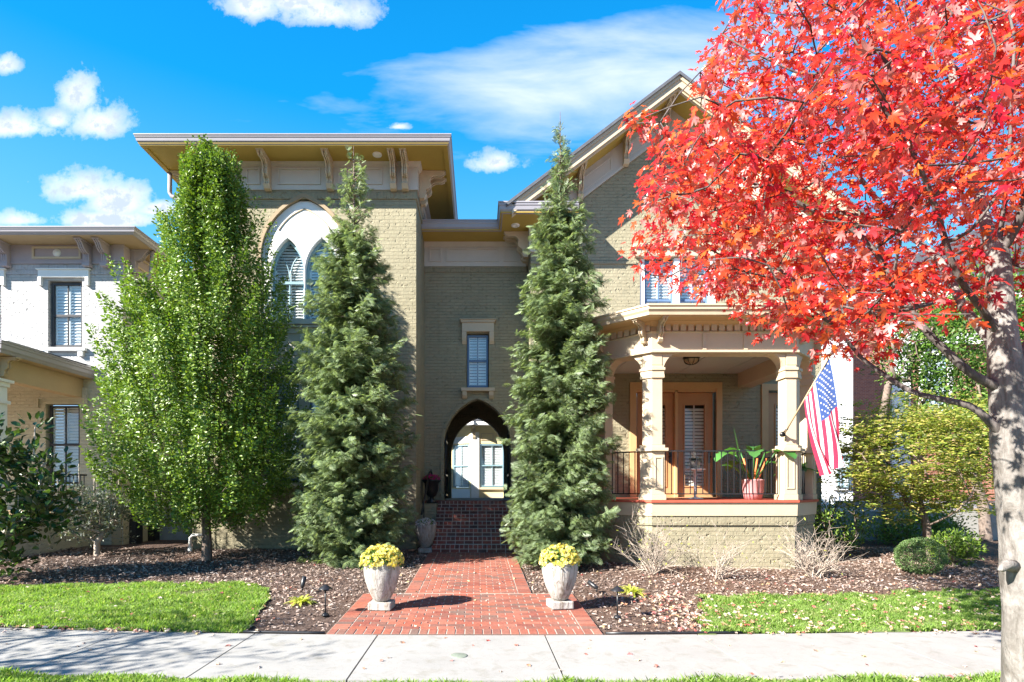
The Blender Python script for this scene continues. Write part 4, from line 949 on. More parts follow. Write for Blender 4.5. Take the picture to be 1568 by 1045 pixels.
part('downspout', GUT, nb, lambda m: m.tube([(-8.2, 14.3, 7.6), (-8.25, 14.3, 7.0), (-8.66, 14.4, 6.75), (-8.69, 14.4, 6.6), (-8.69, 14.4, .4)], .045, 8))
part('downspout', GUT, nb, lambda m: m.tube([(-8.69, 15.2, 6.9), (-8.69, 15.2, .5)], .05, 8))
for y in (14.25, 15.05): part('downspout_boot', BLACK, nb, lambda m: m.box(-8.757, -8.58, y, y + .28, .1, .95))
# neighbour porch
part('porch_base', OB, nb, lambda m: m.sweep([(-18, 11.3), (-9.42, 11.3), (-9.42, 13.999)], [(-.25, 0), (0, 0), (0, 1.0), (-.25, 1.0)]))
part('porch_floor', BROWNP, nb, lambda m: m.poly([(-18, 11.2), (-9.34, 11.2), (-9.34, 13.998), (-18, 13.998)], 1.002, 1.09))
part('porch_roof', BROWNP, nb, lambda m: (m.sweep([(-18, 11.5), (-9.75, 11.5), (-9.75, 13.998)], [(-.25, 3.85), (.02, 3.85), (.02, 4.30), (-.25, 4.30)]), m.poly([(-18, 11.3), (-9.5, 11.3), (-9.5, 13.998), (-18, 13.998)], 4.302, 4.36)))
part('porch_gutter', GUT, nb, lambda m: m.sweep([(-18, 11.3), (-9.5, 11.3), (-9.5, 13.998)], [(a, 4.31 + b * 1.5) for a, b in GP]))
part('porch_roofing', SHING, nb, lambda m: m.add([(-18, 11.22, 4.57), (-9.42, 11.22, 4.57), (-9.42, 13.99, 4.6), (-10.5, 13.99, 4.8), (-18, 13.99, 4.8)], [(0, 1, 2, 3, 4)]))
for x in (-9.87, -12.6):
    pc = part('porch_column', WHITE, nb, lambda m: m.box(x - .13, x + .13, 11.5, 11.76, 1.09, 3.7), bevel=.01)
    part('collar', WHITE, pc, lambda m: m.box(x - .17, x + .17, 11.46, 11.80, 3.35, 3.42), bevel=.006)
    part('capital', WHITE, pc, lambda m: (m.box(x - .16, x + .16, 11.47, 11.79, 3.70, 3.79), m.box(x - .21, x + .21, 11.42, 11.84, 3.79, 3.849)), bevel=.006)
q = MB(); corbel_mesh(q, F(0, 0), 0, 0, .38, .32, .1)
pcb = q.build('porch_corbel', BROWNP, nb, local=True); pcb.location = Vector((-9.87, 11.48, 4.29)) - nl
pc2 = pcb.copy(); COL.objects.link(pc2); pc2.parent = nb; pc2.location = Vector((-9.73, 11.62, 4.29)) - nl; pc2.rotation_euler = (0, 0, R(90))
part('porch_railing', BLACK, nb, lambda m: (m.box(-9.62, -9.57, 11.8, 13.9, 1.92, 1.96), [m.box(-9.6, -9.585, y, y + .015, 1.1, 1.92) for y in np.arange(11.9, 13.9, .12)]))

# utilities between the houses
gm = thing('gas_meter', 'grey gas meter with looping pipes on the side wall of the white house', 'gas meter', (-8.5, 15.7, .3))
part('meter_body', paint('meter_grey', (.30, .32, .34), .4, .1, 20), gm, lambda m: (m.box(-8.65, -8.35, 15.6, 15.85, .48, .78), m.lathe([(0, .0), (.11, 0), (.13, .05), (.13, .12), (.09, .16), (0, .17)], (-8.5, 15.72, .78), 14)), bevel=.02)
part('pipe', BLACK, gm, lambda m: (m.tube([(-8.6, 15.5, .24), (-8.6, 15.5, .95), (-8.6, 15.6, 1.02), (-8.6, 15.66, .95), (-8.6, 15.68, .8)], .022, 6), m.tube([(-8.4, 15.78, .8), (-8.36, 15.82, .98), (-8.36, 16.2, 1.0), (-8.4, 16.4, .3)], .022, 6)))
up_ = thing('vent_pipe', 'white bent plastic pipe rising from the mulch by the tower corner', 'pipe', (-6.35, 12.55, .22))
part('pipe', WHITE, up_, lambda m: (m.tube([(-6.4, 12.62, .2), (-6.4, 12.62, .52), (-6.34, 12.62, .58), (-6.1, 12.62, .58)], .035, 8), m.lathe([(.0, .1), (.05, .1), (.05, 0)], (-6.4, 12.62, .2), 10)))

# ================================================================ RIGHT BACKGROUND
rb = thing('brick_house', 'red brick house with white trim behind the red maple at the right', 'house', (30, 35, .2))
part('wall', RB, rb, lambda m: (m.slab(rect(21.2, 42, 0, 12.5), -.3, 0, F(0, 34), [rect(26.6, 28.0, 6.2, 9.6)]), m.box(41.5, 42, 34.31, 44, 0, 12.4)))
part('corner_board', WHITE, rb, lambda m: m.box(24.6, 25.7, .001, .15, 1.0, 12.4, F(0, 34)))
part('cornice', WHITE, rb, lambda m: (m.box(24.1, 30.5, .001, .35, 10.2, 10.9, F(0, 34)), m.box(21.0, 42, .351, .8, 12.5, 13.3, F(0, 34))))
part('arch_trim', WHITE, rb, lambda m: m.slab(arch(27.3, 1.0, 5.9, 9.3, 10.1), .001, .08, F(0, 34), [rect(26.6, 28.0, 6.2, 9.6)]))
window(rb, F(0, 34), 26.65, 27.95, 6.2, 9.55, BGREEN, .1)
part('roof', SHING, rb, lambda m: m.slab([(20.4, 13.3), (42.8, 13.3), (32, 18)], -10, .8, F(0, 34)))
sp_ = thing('side_porch', 'grey raised porch floor over dark lattice at the right edge', 'porch', (16, 17, .2))
part('floor', GUT, sp_, lambda m: m.box(11.9, 22, 15.4, 19, .78, 1.22))
part('lattice', DARKF, sp_, lambda m: (m.box(11.95, 22, 15.75, 15.8, .0, .779), [m.slab([(x, .1), (x + .05, .1), (x + .6, .77), (x + .55, .77)], -.02, 0, F(0, 15.7)) for x in np.arange(12, 21, .16)]))
part('post', WHITE, sp_, lambda m: m.box(15.6, 16.0, 15.7, 16.1, 1.221, 5))
wh = thing('clapboard_house', 'pale white clapboard house behind the flag, beyond the porch', 'house', (20, 31, .2))
def clap(m):
    for i in range(74): z = i * .15; m.prof([(0, z), (.035, z), (.008, z + .149), (0, z + .149)], 18.0, 19.6, F(0, 30))
part('siding', WHITE, wh, clap)
part('wall', WHITE, wh, lambda m: m.box(18.0, 19.55, 30.01, 38, 0, 11))
for a, b in ((19.45, 19.68),): part('corner_board', WHITE, wh, lambda m: m.box(a, b, .04, .09, 0, 10.9, F(0, 30)))
window(wh, F(0, 29.8), 18.8, 19.4, 1.7, 3.4, BGREEN, .0, shutter=False)
part('window_trim', WHITE, wh, lambda m: m.slab(rect(18.68, 19.52, 1.55, 3.52), -.1, .04, F(0, 29.86), [rect(18.8, 19.4, 1.7, 3.4)]))
part('basement_window', WHITE, wh, lambda m: (panel_frame(m, F(0, 29.9), 18.3, 18.9, .5, 1.3, 0, .07, .03), m.box(18.57, 18.63, 0, .03, .5, 1.3, F(0, 29.9))))
part('roof', SHING, wh, lambda m: m.box(17.5, 20.1, 29.4, 38.3, 11, 11.4))

# ================================================================ PROPS
def vase_prof(h, r): return [(.0, 0), (.34 * r, .0), (.40 * r, .02 * h), (.47 * r, .05 * h), (.62 * r, .18 * h), (.76 * r, .33 * h), (.88 * r, .5 * h), (.965 * r, .68 * h), (1.0 * r, .84 * h), (.985 * r, .96 * h), (.965 * r, h), (.86 * r, h), (.88 * r, .93 * h), (0, .9 * h)]
def flowers(parent, c, rx, rz, mat, n, size, petals=9, leaf=GREEN):
    """a dome of small many-petalled blooms over leafy stems; c is local to parent"""
    u = NR.uniform(0, 1, n); th = NR.uniform(0, 2 * math.pi, n); ph = np.arccos(1 - u * 1.08)
    d = np.stack([np.sin(ph) * np.cos(th), np.sin(ph) * np.sin(th), np.cos(ph)], 1)
    k = .93 + NR.uniform(-.07, .07, n)
    p = np.array(c) + d * np.array([rx, rx, rz]) * k[:, None]
    nv = 3; tv = []; tf = []
    for ring, (rr, zz, m_) in enumerate(((1., 0, petals), (.62, .18, petals - 2))):
        for i in range(m_):
            a = 2 * math.pi * (i + ring * .5) / m_; b = len(tv); w_ = math.pi / m_ * .85
            tv += [(0, 0, zz * .5), (rr * .7 * math.cos(a - w_), rr * .7 * math.sin(a - w_), zz + .12), (rr * math.cos(a), rr * math.sin(a), zz + .16), (rr * .7 * math.cos(a + w_), rr * .7 * math.sin(a + w_), zz + .12)]
            tf.append((b, b + 1, b + 2, b + 3))
    nrm_ = norm(d + NR.normal(0, .22, (n, 3)))
    V, Fc = scatter(np.array(tv), np.array(tf), p, rnd(n), nrm_, NR.uniform(.8, 1.2, n) * size)
    npmesh('blooms', V, Fc, mat, parent, local=True)
    m_ = n * 3; th = NR.uniform(0, 2 * math.pi, m_); zz = NR.uniform(-.25, .75, m_); q = np.sqrt(np.clip(1 - zz ** 2, 0, 1)) * NR.uniform(.5, .93, m_)
    p = np.array(c) + np.stack([q * np.cos(th) * rx, q * np.sin(th) * rx, zz * rz * .9], 1)
    V, Fc = scatter(T_OVAL[0], T_OVAL[1], p, rnd(m_) + [0, 0, .4], rnd(m_) + [0, 0, .8], NR.uniform(.035, .06, m_))
    npmesh('leaves', V, Fc, leaf, parent, local=True)
def planter(label, loc, h, r, fm, n, size, group, rx, rz, vmat=VASE, plinth=.145):
    t = thing('planter', label, 'planter', loc, group, random.uniform(-.2, .2))
    m = MB(); m.lathe([(a, b + .10) for a, b in vase_prof(h, r)], (0, 0, 0), 40); m.build('vase', vmat, t, local=True)
    if plinth: m = MB(); m.box(-plinth, plinth, -plinth, plinth, 0, .098); m.build('plinth', vmat, t, local=True, bevel=.012)
    m = MB(); m.lathe([(0, .0), (.8 * r, .0), (.8 * r, -.02), (0, -.02)], (0, 0, .1 + .95 * h), 20); m.build('soil', CHIP, t, local=True)
    flowers(t, (0, 0, .1 + h * .98), rx, rz, fm, n, size); return t
planter('tall stone vase of yellow mums on the brick path, the left one of the pair', (-1.25, 7.34, pz(7.34) + .008), .50, .235, YELF, 270, .030, 'yellow mum planters flanking the path', .285, .235)
planter('tall stone vase of yellow mums on the right edge of the brick path', (1.055, 7.40, pz(7.4) + .008), .50, .235, YELF, 260, .030, 'yellow mum planters flanking the path', .265, .235)
planter('grey stone vase of white mums at the foot of the entry steps', (-1.17, 12.5, .215), .52, .24, WHF, 200, .022, 'planters by the steps', .24, .14)
t = thing('urn', 'black iron urn of magenta flowers on the landing left of the arch', 'planter', (-1.18, 14.25, 1.245))
m = MB(); m.lathe([(0, 0), (.13, 0), (.13, .05), (.06, .09), (.05, .15), (.12, .2), (.17, .32), (.18, .5), (.24, .56), (.24, .59), (.2, .59), (.18, .52), (0, .5)], (0, 0, 0), 28); m.build('urn_body', BLACK, t, local=True)
flowers(t, (0, 0, .58), .22, .15, PINKF, 110, .03)

def path_light(loc, label, h=.36):
    t = thing('path_light', label, 'garden light', loc, 'garden path lights')
    m = MB(); m.tube([(0, 0, .0), (0, 0, h - .03)], .009, 8); m.build('stem', BLACK, t, local=True)
    m = MB(); m.lathe([(0, h + .03), (.012, h + .03), (.03, h + .015), (.085, h - .02), (.088, h - .028), (0, h - .022)], (0, 0, 0), 20); m.build('hood', BLACK, t, local=True)
    m = MB(); m.lathe([(0, 0), (.05, 0), (.045, .02), (.015, .04), (0, .04)], (0, 0, 0), 14); m.build('base', BLACK, t, local=True)
path_light((-1.90, 7.05, .03), 'black mushroom path light in the mulch left of the brick path')
path_light((1.69, 6.93, .03), 'black mushroom path light in the mulch right of the brick path')
def spot(loc, az, el, label):
    t = thing('spotlight', label, 'garden light', loc, 'small black garden spotlights')
    d = Vector((math.cos(az) * math.cos(el), math.sin(az) * math.cos(el), math.sin(el)))
    m = MB(); m.tube([(0, 0, 0), (0, 0, .05)], .012, 8); m.build('stake', BLACK, t, local=True)
    b = Vector((0, 0, .06)); m = MB(); m.tube([b - d * .02, b, b + d * .03, b + d * .15, b + d * .155], [.012, .03, .034, .036, .03], 14); m.build('lamp_head', BLACK, t, local=True)
spot((-2.62, 8.45, .09), 1.2, 1.25, 'small black upright garden spotlight in the mulch below the left conifer')
spot((1.72, 8.3, .10), 2.4, .5, 'small black garden spotlight leaning in the mulch behind the right vase')

# flag on the porch post
fl = thing('flag', 'United States flag hanging from a wooden pole on the right porch post', 'flag', (5.6, 10.4, 2.6))
fb, ft = Vector((5.60, 10.40, 2.63)), Vector((5.93, 9.60, 3.86))
part('pole', paint('pale_wood', (.50, .37, .22), .5, .15, 30), fl, lambda m: m.tube([fb, ft], .013, 8))
part('bracket', BLACK, fl, lambda m: (m.tube([fb + Vector((0, .1, -.02)), fb + Vector((0, .06, -.02))], .05, 12), m.tube([fb + Vector((0, .08, -.02)), fb + (ft - fb) * .06], .02, 8)))
part('finial', paint('brass', (.6, .42, .15), .3, .1, 5, metal=1), fl, lambda m: m.lathe([(0, -.03), (.022, -.015), (.026, 0), (.015, .02), (0, .03)], tuple(ft + (ft - fb).normalized() * .02), 12))
pd = (ft - fb).normalized(); hA = ft - pd * .03; hB = ft - pd * .86
def flagpt(s_, t_):
    """s_ 0..1 down the hoist, t_ 0..1 along the fly, which hangs"""
    h0 = hA.lerp(hB, s_)
    e = Vector((6.22, 9.72, 2.02)).lerp(Vector((5.98, 9.9, 1.83)), s_)
    q = h0.lerp(e, t_)
    q.z -= .10 * math.sin(math.pi * t_) * (1 - .4 * s_); q.x += .07 * math.sin(math.pi * t_) * (1 - 1.9 * s_)
    q.y += .085 * math.sin(s_ * 11 + t_ * 2.6) * (.2 + .8 * t_) ; q.x += .04 * math.sin(s_ * 11 + t_ * 4 + 1) * t_; q.y += .02 * math.sin(s_ * 23 + t_ * 7) * t_
    return q
def cloth(name, c):
    m, t, b = newmat(name); t.l.new(t.mix(0, lin(c), lin(c)), b.inputs['Base Color']); b.inputs['Roughness'].default_value = .7
    tr = t.node('ShaderNodeBsdfTranslucent', i_Color=lin(c)); mx = t.node('ShaderNodeMixShader', i_0=.35); t.l.new(b.outputs[0], mx.inputs[1]); t.l.new(tr.outputs[0], mx.inputs[2]); t.l.new(mx.outputs[0], t.n['Material Output'].inputs[0]); return m
FR, FW, FB_ = cloth('flag_red', (.55, .035, .09)), cloth('flag_white', (.78, .77, .76)), cloth('flag_blue', (.05, .10, .30))
m = MB(); m.smooth = True; NS, NTt = 39, 40
vs = [flagpt(i / NS, j / NTt) for i in range(NS + 1) for j in range(NTt + 1)]; m.add(vs, [])
for i in range(NS):
    for j in range(NTt):
        a = i * (NTt + 1) + j; m.f.append((a, a + 1, a + NTt + 2, a + NTt + 1)); st = i // 3
        m.m.append(2 if (st < 7 and j < NTt * .4) else (0 if st % 2 == 0 else 1)); m.sm.append(True)
fc = m.build('flag_cloth', [FR, FW, FB_], fl)
m = MB()
for r_ in range(9):
    for c_ in range(6 if r_ % 2 == 0 else 5):
        s0 = (r_ + 1) / 10 * 7 / 13; t0 = ((c_ * 2 + (1 if r_ % 2 == 0 else 2)) / 12) * .4
        a = flagpt(s0, t0); ds = (flagpt(s0 + .01, t0) - a) / .01; dt = (flagpt(s0, t0 + .01) - a) / .01; n_ = ds.cross(dt).normalized()
        ds.normalize(); dt = n_.cross(ds)
        for side in (1, -1):
            pts = [a + n_ * .003 * side + (ds * math.cos(q) + dt * math.sin(q)) * (.021 if k % 2 == 0 else .009) for k, q in enumerate(np.linspace(0, 2 * math.pi, 11)[:-1])]
            m.add(pts, [tuple(range(10))])
m.build('stars', FW, fc)

# porch plants and pots
def fan_leaf(mb, base, d, L, w, droop=.5, n=7, notch=0.):
    """broad arching leaf blade"""
    d = Vector(d).normalized(); side = d.cross(Vector((0, 0, 1))); side = side.normalized() if side.length > .1 else Vector((1, 0, 0)); rows = []
    for i in range(n + 1):
        t = i / n; c = Vector(base) + d * L * t - Vector((0, 0, droop * L * t * t)); ww = w * math.sin(math.pi * min(1, t * .93 + .05)) ** .7 * (1 - notch * (i % 2))
        rows.append((c - side * ww + Vector((0, 0, .25 * ww)), c, c + side * ww + Vector((0, 0, .25 * ww))))
    b = len(mb.v); mb.v += [tuple(q) for r in rows for q in r]
    for i in range(n):
        for k in (0, 1): mb.f.append((b + 3 * i + k, b + 3 * i + k + 1, b + 3 * i + 4 + k, b + 3 * i + 3 + k)); mb.m.append(0); mb.sm.append(True)
t = thing('potted_plant', 'big-leaved green plant in a pink ribbed pot behind the porch railing', 'plant', (5.40, 11.2, 1.395))
part('pot', paint('pink_glaze', (.50, .25, .25), .35, .15, 6), t, lambda m: m.lathe([(0, 0), (.16, 0), (.19, .15), (.2, .36), (.215, .38), (.2, .40), (.18, .36), (0, .34)], (5.40, 11.2, 1.395), 24))
m = MB(); 
for k in range(8):
    a = k * .8 + .3; el = random.uniform(.8, 1.3); d = Vector((math.cos(a) * math.cos(el), math.sin(a) * math.cos(el), math.sin(el))); h = random.uniform(.4, .75)
    m.tube([(5.4, 11.2, 1.73), Vector((5.4, 11.2, 1.73)) + d * h * .5, Vector((5.4, 11.2, 1.73)) + d * h + Vector((0, 0, .03))], .015, 5)
    fan_leaf(m, Vector((5.4, 11.2, 1.73)) + d * h, (math.cos(a), math.sin(a), .5), random.uniform(.4, .55), random.uniform(.16, .24), .7, 9, .3)
fan_leaf(m, (5.25, 11.3, 1.9), (-.15, .1, 1), .95, .085, -.0, 8); fan_leaf(m, (5.2, 11.3, 1.9), (-.6, 0, .7), .6, .08, .5, 8)
m.build('foliage', TROP, t)
part('flower_stalks', paint('orange_stalk', (.62, .16, .05), .5), t, lambda m: [m.tube([(5.4 + dx, 11.2, 1.73), (5.4 + dx * 3, 11.15, 2.2)], .02, 5) for dx in (-.07, .02, .08)])
t = thing('potted_plant', 'small green plant in a dark pot on the right side of the porch', 'plant', (6.35, 11.35, 1.395))
part('pot', paint('grey_glaze', (.2, .2, .2), .4), t, lambda m: m.lathe([(0, 0), (.12, 0), (.16, .55), (.17, .57), (.14, .57), (0, .5)], (6.3, 11.3, 1.395), 20))
m = MB()
for k in range(14): a = k * 2.4; fan_leaf(m, (6.3, 11.3, 1.95), (math.cos(a), math.sin(a), random.uniform(.3, 2)), random.uniform(.3, .5), .09, .6)
m.build('foliage', TROP, t)
t = thing('potted_plant', 'pale grey-green plant in a low pot before the porch door', 'plant', (4.35, 11.9, 1.395))
part('stand', WHITE, t, lambda m: (m.lathe([(0, 0), (.17, 0), (.17, .02), (.025, .04), (.025, .58), (.2, .6), (.2, .62), (0, .62)], (4.45, 11.7, 1.395), 20)))
part('pot', VASE, t, lambda m: m.lathe([(0, .63), (.08, .63), (.11, .80), (.1, .80), (0, .78)], (4.45, 11.7, 1.395), 18))
m = MB()
for k in range(16): a = k * 2.4; fan_leaf(m, (4.45, 11.7, 2.17), (math.cos(a), math.sin(a), random.uniform(.2, 1.6)), random.uniform(.16, .26), .045, .6)
m.build('foliage', GREYL, t)

# ================================================================ VEGETATION
def interp(tab, z):
    zs = [a[0] for a in tab]; return [float(np.interp(z, zs, [a[k] for a in tab])) for k in range(1, len(tab[0]))]
# --- hornbeam
HX, HY = -5.50, 11.5
ht = [(.85, -.5, .45), (1.1, -1.0, .9), (1.45, -1.45, 1.45), (2.0, -1.78, 1.66), (2.6, -1.98, 1.75), (3.3, -2.0, 1.72), (4.1, -1.85, 1.62), (4.8, -1.65, 1.52), (5.4, -1.48, 1.42), (6.1, -1.38, 1.25), (6.6, -1.0, 1.0), (6.9, -.72, .80), (7.2, -.46, .70), (7.8, -.38, .62), (8.2, -.32, .5), (8.45, -.2, .25), (8.8, -.04, .04)]
ht = [(a, b * 1.0, c) for a, b, c in ht]
hb = thing('hornbeam_tree', 'tall bright green upright hornbeam tree before the left side of the tower', 'tree', (HX, HY, .2))
rng = random.Random(3); shoots = []
while len(shoots) < 1650:
    z = rng.uniform(.95, 8.3) if rng.random() < .93 else rng.uniform(6.5, 8.5); l, r = interp(ht, z + (.38 if z > 2.5 else .1)); th = rng.uniform(0, 2 * math.pi); u = rng.random() ** .5
    cx_ = (l + r) / 2; a = (r - l) / 2
    x = cx_ + a * u * math.cos(th); y = a * .9 * u * math.sin(th) - .02
    if True: shoots.append((HX + x, min(HY + y, 12.85), z))
for k_ in range(34):      # long leaders that break the outline
    z = rng.choice((8.0, 8.1, 7.7, 6.5, 6.2, 6.7, 5.6, 5.2, 4.6)); l, r = interp(ht, z); shoots.append((HX + rng.choice((l * .95, r * .9, l * .5, r * .3, 0)) + rng.uniform(-.08, .08), HY + rng.uniform(-.2, .2), z + .2))
tg_ = rng.sample(shoots, 150)
mb, sk, cn = grow([(HX, HY, .15), (HX + .01, HY, .45), (HX, HY, .85), (HX - .02, HY, 1.3), (HX, HY, 2.2), (HX, HY, 3.4), (HX - .05, HY, 4.8), (HX, HY, 6.2), (HX + .02, HY, 7.6)], tg_, .006, .5, 6, .05, [.115, .10, .085, .07, .06, .055, .045, .035, .02], .4, 0)
mb.build('trunk', BARKD, hb)
pos = []; fw = []
for x, y, z in shoots:
    tilt = Vector(((x - HX) * .28, (y - HY) * .28, 1)).normalized(); L = rng.uniform(.4, .95) if z < 7.9 else rng.uniform(.2, .5)
    n = int(L * 130)
    for k in range(n):
        t = rng.random(); q = Vector((x, y, z - .25)) + tilt * L * t; w_ = .10 * (1 - t * .75) + .015
        o = Vector((rng.gauss(0, 1), rng.gauss(0, 1), rng.gauss(0, .4))); o.normalize(); q += o * w_ * rng.random() ** .4
        pos.append(tuple(q)); fw.append(tuple(o + tilt * .5 + Vector((0, 0, -.25))))
pos = np.array(pos); fw = np.array(fw); n = len(pos)
V, Fc = scatter(T_OVAL[0] * [1, 1.25, 1], T_OVAL[1], pos, fw + NR.normal(0, .3, (n, 3)), norm(np.stack([NR.normal(0, .42, n) + (pos[:, 0] - HX) * .75, NR.normal(0, .42, n) + (pos[:, 1] - HY) * .75, np.ones(n) * .55 + NR.normal(0, .25, n)], 1)), NR.uniform(.045, .080, n))
npmesh('crown', V, Fc, HORN, hb)

# --- two conifers of feathery sprays
def conifer(cx, cy, tab, label, nbr, seed, top):
    """every branch leaves the stem, droops and lifts at its tip; flat sprays stand along both sides of it"""
    t = thing('conifer_tree', label, 'tree', (cx, cy, .2), 'tall narrow conifers flanking the entry'); rg = random.Random(seed)
    zmax = tab[-1][0]; hw = lambda z: float(np.interp(z, [a[0] for a in tab], [a[1] for a in tab]))
    mb = MB(); mb.tube([(cx, cy, .1), (cx + .02, cy, 2), (cx - .02, cy, 4.5), (cx + .015, cy, 6.5), (cx, cy, top)], [.085, .07, .045, .025, .004], 8)
    pos, fw, up, sc = [], [], [], []
    zs = []
    while len(zs) < nbr:
        z = rg.uniform(.25, zmax); w = hw(z)
        if rg.random() < w / 1.15 + .10: zs.append(z)
    for z in zs:
        a = rg.uniform(0, 2 * math.pi); L = hw(z) * .80 * rg.choice((.5, .7, .88, .98, 1.1, 1.22, 1.42)) * rg.uniform(.88, 1.08); hi = z > zmax - 1.6
        rise = .55 if hi else rg.uniform(-.1, .5); droop = .25 if not hi else .02; d = Vector((math.cos(a), math.sin(a), 0)); pts = []
        for k in range(6):
            f = k / 5; pts.append(Vector((cx, cy, z)) + d * L * f + Vector((0, 0, L * (rise * f - droop * f * (1.5 - f)))))
        mb.tube(pts, [.012, .010, .008, .006, .004, .002], 4, cap=False)
        n = int(9 + 74 * L) if not hi else int(5 + 28 * L)
        for k in range(n):
            f = 1 - .85 * rg.random() ** 1.05; i = min(4, int(f * 5)); p = pts[i].lerp(pts[i + 1], f * 5 - i); tn = (pts[i + 1] - pts[i]).normalized()
            sd = tn.cross(Vector((0, 0, 1))).normalized() * rg.choice((-1, 1)); ang = rg.uniform(.15, 1.2)
            v = tn * math.cos(ang) + sd * math.sin(ang) + Vector((0, 0, rg.uniform(-.95, .45))); p = p + Vector((rg.gauss(0, .03), rg.gauss(0, .03), rg.gauss(0, .035)))
            pos.append(tuple(p)); fw.append(tuple(v)); up.append((rg.gauss(0, .5) + d.x * .7, rg.gauss(0, .5) + d.y * .7, .8)); sc.append(rg.choice((.08, .10, .12, .15, .19)) * (1 if not hi else .75))
    V, Fc = scatter(T_FROND[0], T_FROND[1], np.array(pos), np.array(fw), np.array(up), np.array(sc)); print('fronds', len(pos))
    npmesh('crown', V, Fc, HEMM, t); mb.build('trunk', BARKD, t)
conifer(-2.42, 11.0, [(.1, .94), (.35, 1.02), (1.0, 1.06), (2.2, 1.03), (3.5, 1.0), (4.7, .92), (5.4, .72), (5.9, .62), (6.5, .42), (7.0, .40), (7.5, .28), (7.9, .15), (8.15, .04)], 'tall grey-green conifer in front of the tower, left of the entry steps', 900, 5, 8.25)
conifer(1.54, 10.75, [(.1, .84), (.35, .92), (1.0, .97), (2.2, .92), (3.3, .86), (4.5, .80), (5.5, .68), (6.3, .52), (6.9, .42), (7.3, .32), (7.7, .20), (8.1, .10), (8.45, .03)], 'tall grey-green conifer beside the porch, right of the entry steps', 950, 6, 8.75)

# --- red maple
MX, MY_ = 4.0, 4.3
mp_ = thing('maple_tree', 'red maple in scarlet autumn leaf with pale grey trunk by the sidewalk', 'tree', (4.16, 4.3, 0))
EDGE = [(1112, -60), (1112, 0), (1108, 45), (1066, 80), (1072, 140), (1066, 195), (1030, 190), (962, 162), (958, 186), (1000, 235), (985, 262), (966, 330), (962, 395), (1000, 425), (1080, 452), (1130, 478), (1150, 512), (1205, 520), (1240, 545), (1290, 560), (1345, 562), (1372, 548), (1395, 500), (1450, 488), (1500, 492), (1568, 500), (1640, 520), (1800, 500), (2200, 420), (2200, -60)]
def inpoly(x, y, poly):
    c = False; j = len(poly) - 1
    for i in range(len(poly)):
        xi, yi = poly[i]; xj, yj = poly[j]
        if (yi > y) != (yj > y) and x < (xj - xi) * (y - yi) / (yj - yi) + xi: c = not c
        j = i
    return c
rng = random.Random(21); tg_ = []
while len(tg_) < 1120:
    x, y, z = rng.uniform(.9, 7.4), rng.uniform(2.9, 7.2), rng.uniform(2.3, 7.4)
    dx, dy, dz = (x - 4.1) / 3.35, (y - 4.7) / 2.6, (z - 4.9) / 3.3
    if dx * dx + dy * dy + dz * dz > 1: continue
    if dx * dx + dy * dy + dz * dz < .12 and z < 4.2: continue
    if math.sin(x * 3.1 + z * 1.3) * math.sin(z * 3.4 - y * 1.1) * math.sin(y * 2.7 + x) > .28: continue
    px, py = VX + x / y * FPX, VY - (z - CAMZ) / y * FPX
    if px < 2250 and not inpoly(px, py, EDGE) : continue
    if px > 1500 and py > 300 and y < 4.6: continue
    if px > 1380 and py > 440 and rng.random() < .8: continue
    if math.hypot(x, y) < 3.2: continue
    tg_.append((x, y, z))
trunk = [P(1580, 1075, 4.3), P(1577, 990, 4.3), P(1571, 880, 4.3), P(1562, 780, 4.3), P(1549, 680, 4.3), P(1543, 600, 4.3), P(1536, 520, 4.3), P(1530, 440, 4.3), P(1527, 390, 4.3)]
limbs = [[P(1527, 395, 4.3), P(1510, 345, 4.35), P(1498, 290, 4.5), P(1480, 200, 4.7), P(1455, 100, 5.0), P(1440, 0, 5.2)],
         [P(1527, 395, 4.3), P(1538, 310, 4.25), P(1545, 240, 4.2), P(1550, 120, 4.2), P(1545, 20, 4.3), P(1540, -120, 4.3)],
         [P(1529, 400, 4.3), P(1560, 340, 4.2), P(1580, 270, 4.1), P(1640, 140, 4.1), P(1700, 0, 4.2)],
         [P(1549, 690, 4.3), P(1500, 632, 4.3), P(1470, 618, 4.35), P(1430, 610, 4.45), P(1390, 598, 4.6), P(1350, 572, 4.8), P(1315, 545, 4.95), P(1280, 500, 5.1), P(1235, 445, 5.3), P(1190, 410, 5.5)],
         [P(1540, 570, 4.3), P(1490, 575, 4.3), P(1445, 535, 4.35), P(1405, 490, 4.4), P(1372, 438, 4.5), P(1340, 385, 4.6), P(1290, 340, 4.7), P(1200, 300, 4.9), P(1110, 260, 5.0)],
         [P(1537, 510, 4.3), P(1505, 475, 4.25), P(1468, 425, 4.2), P(1448, 370, 4.15), P(1430, 310, 4.1), P(1400, 240, 4.0), P(1350, 160, 4.0)],
         [P(1540, 560, 4.3), P(1515, 520, 4.5), P(1475, 470, 4.8), P(1440, 400, 5.1), P(1380, 350, 5.5), P(1300, 250, 5.8)],
         [P(1548, 600, 4.3), P(1580, 520, 4.4), P(1620, 420, 4.6), P(1680, 300, 4.8)]]
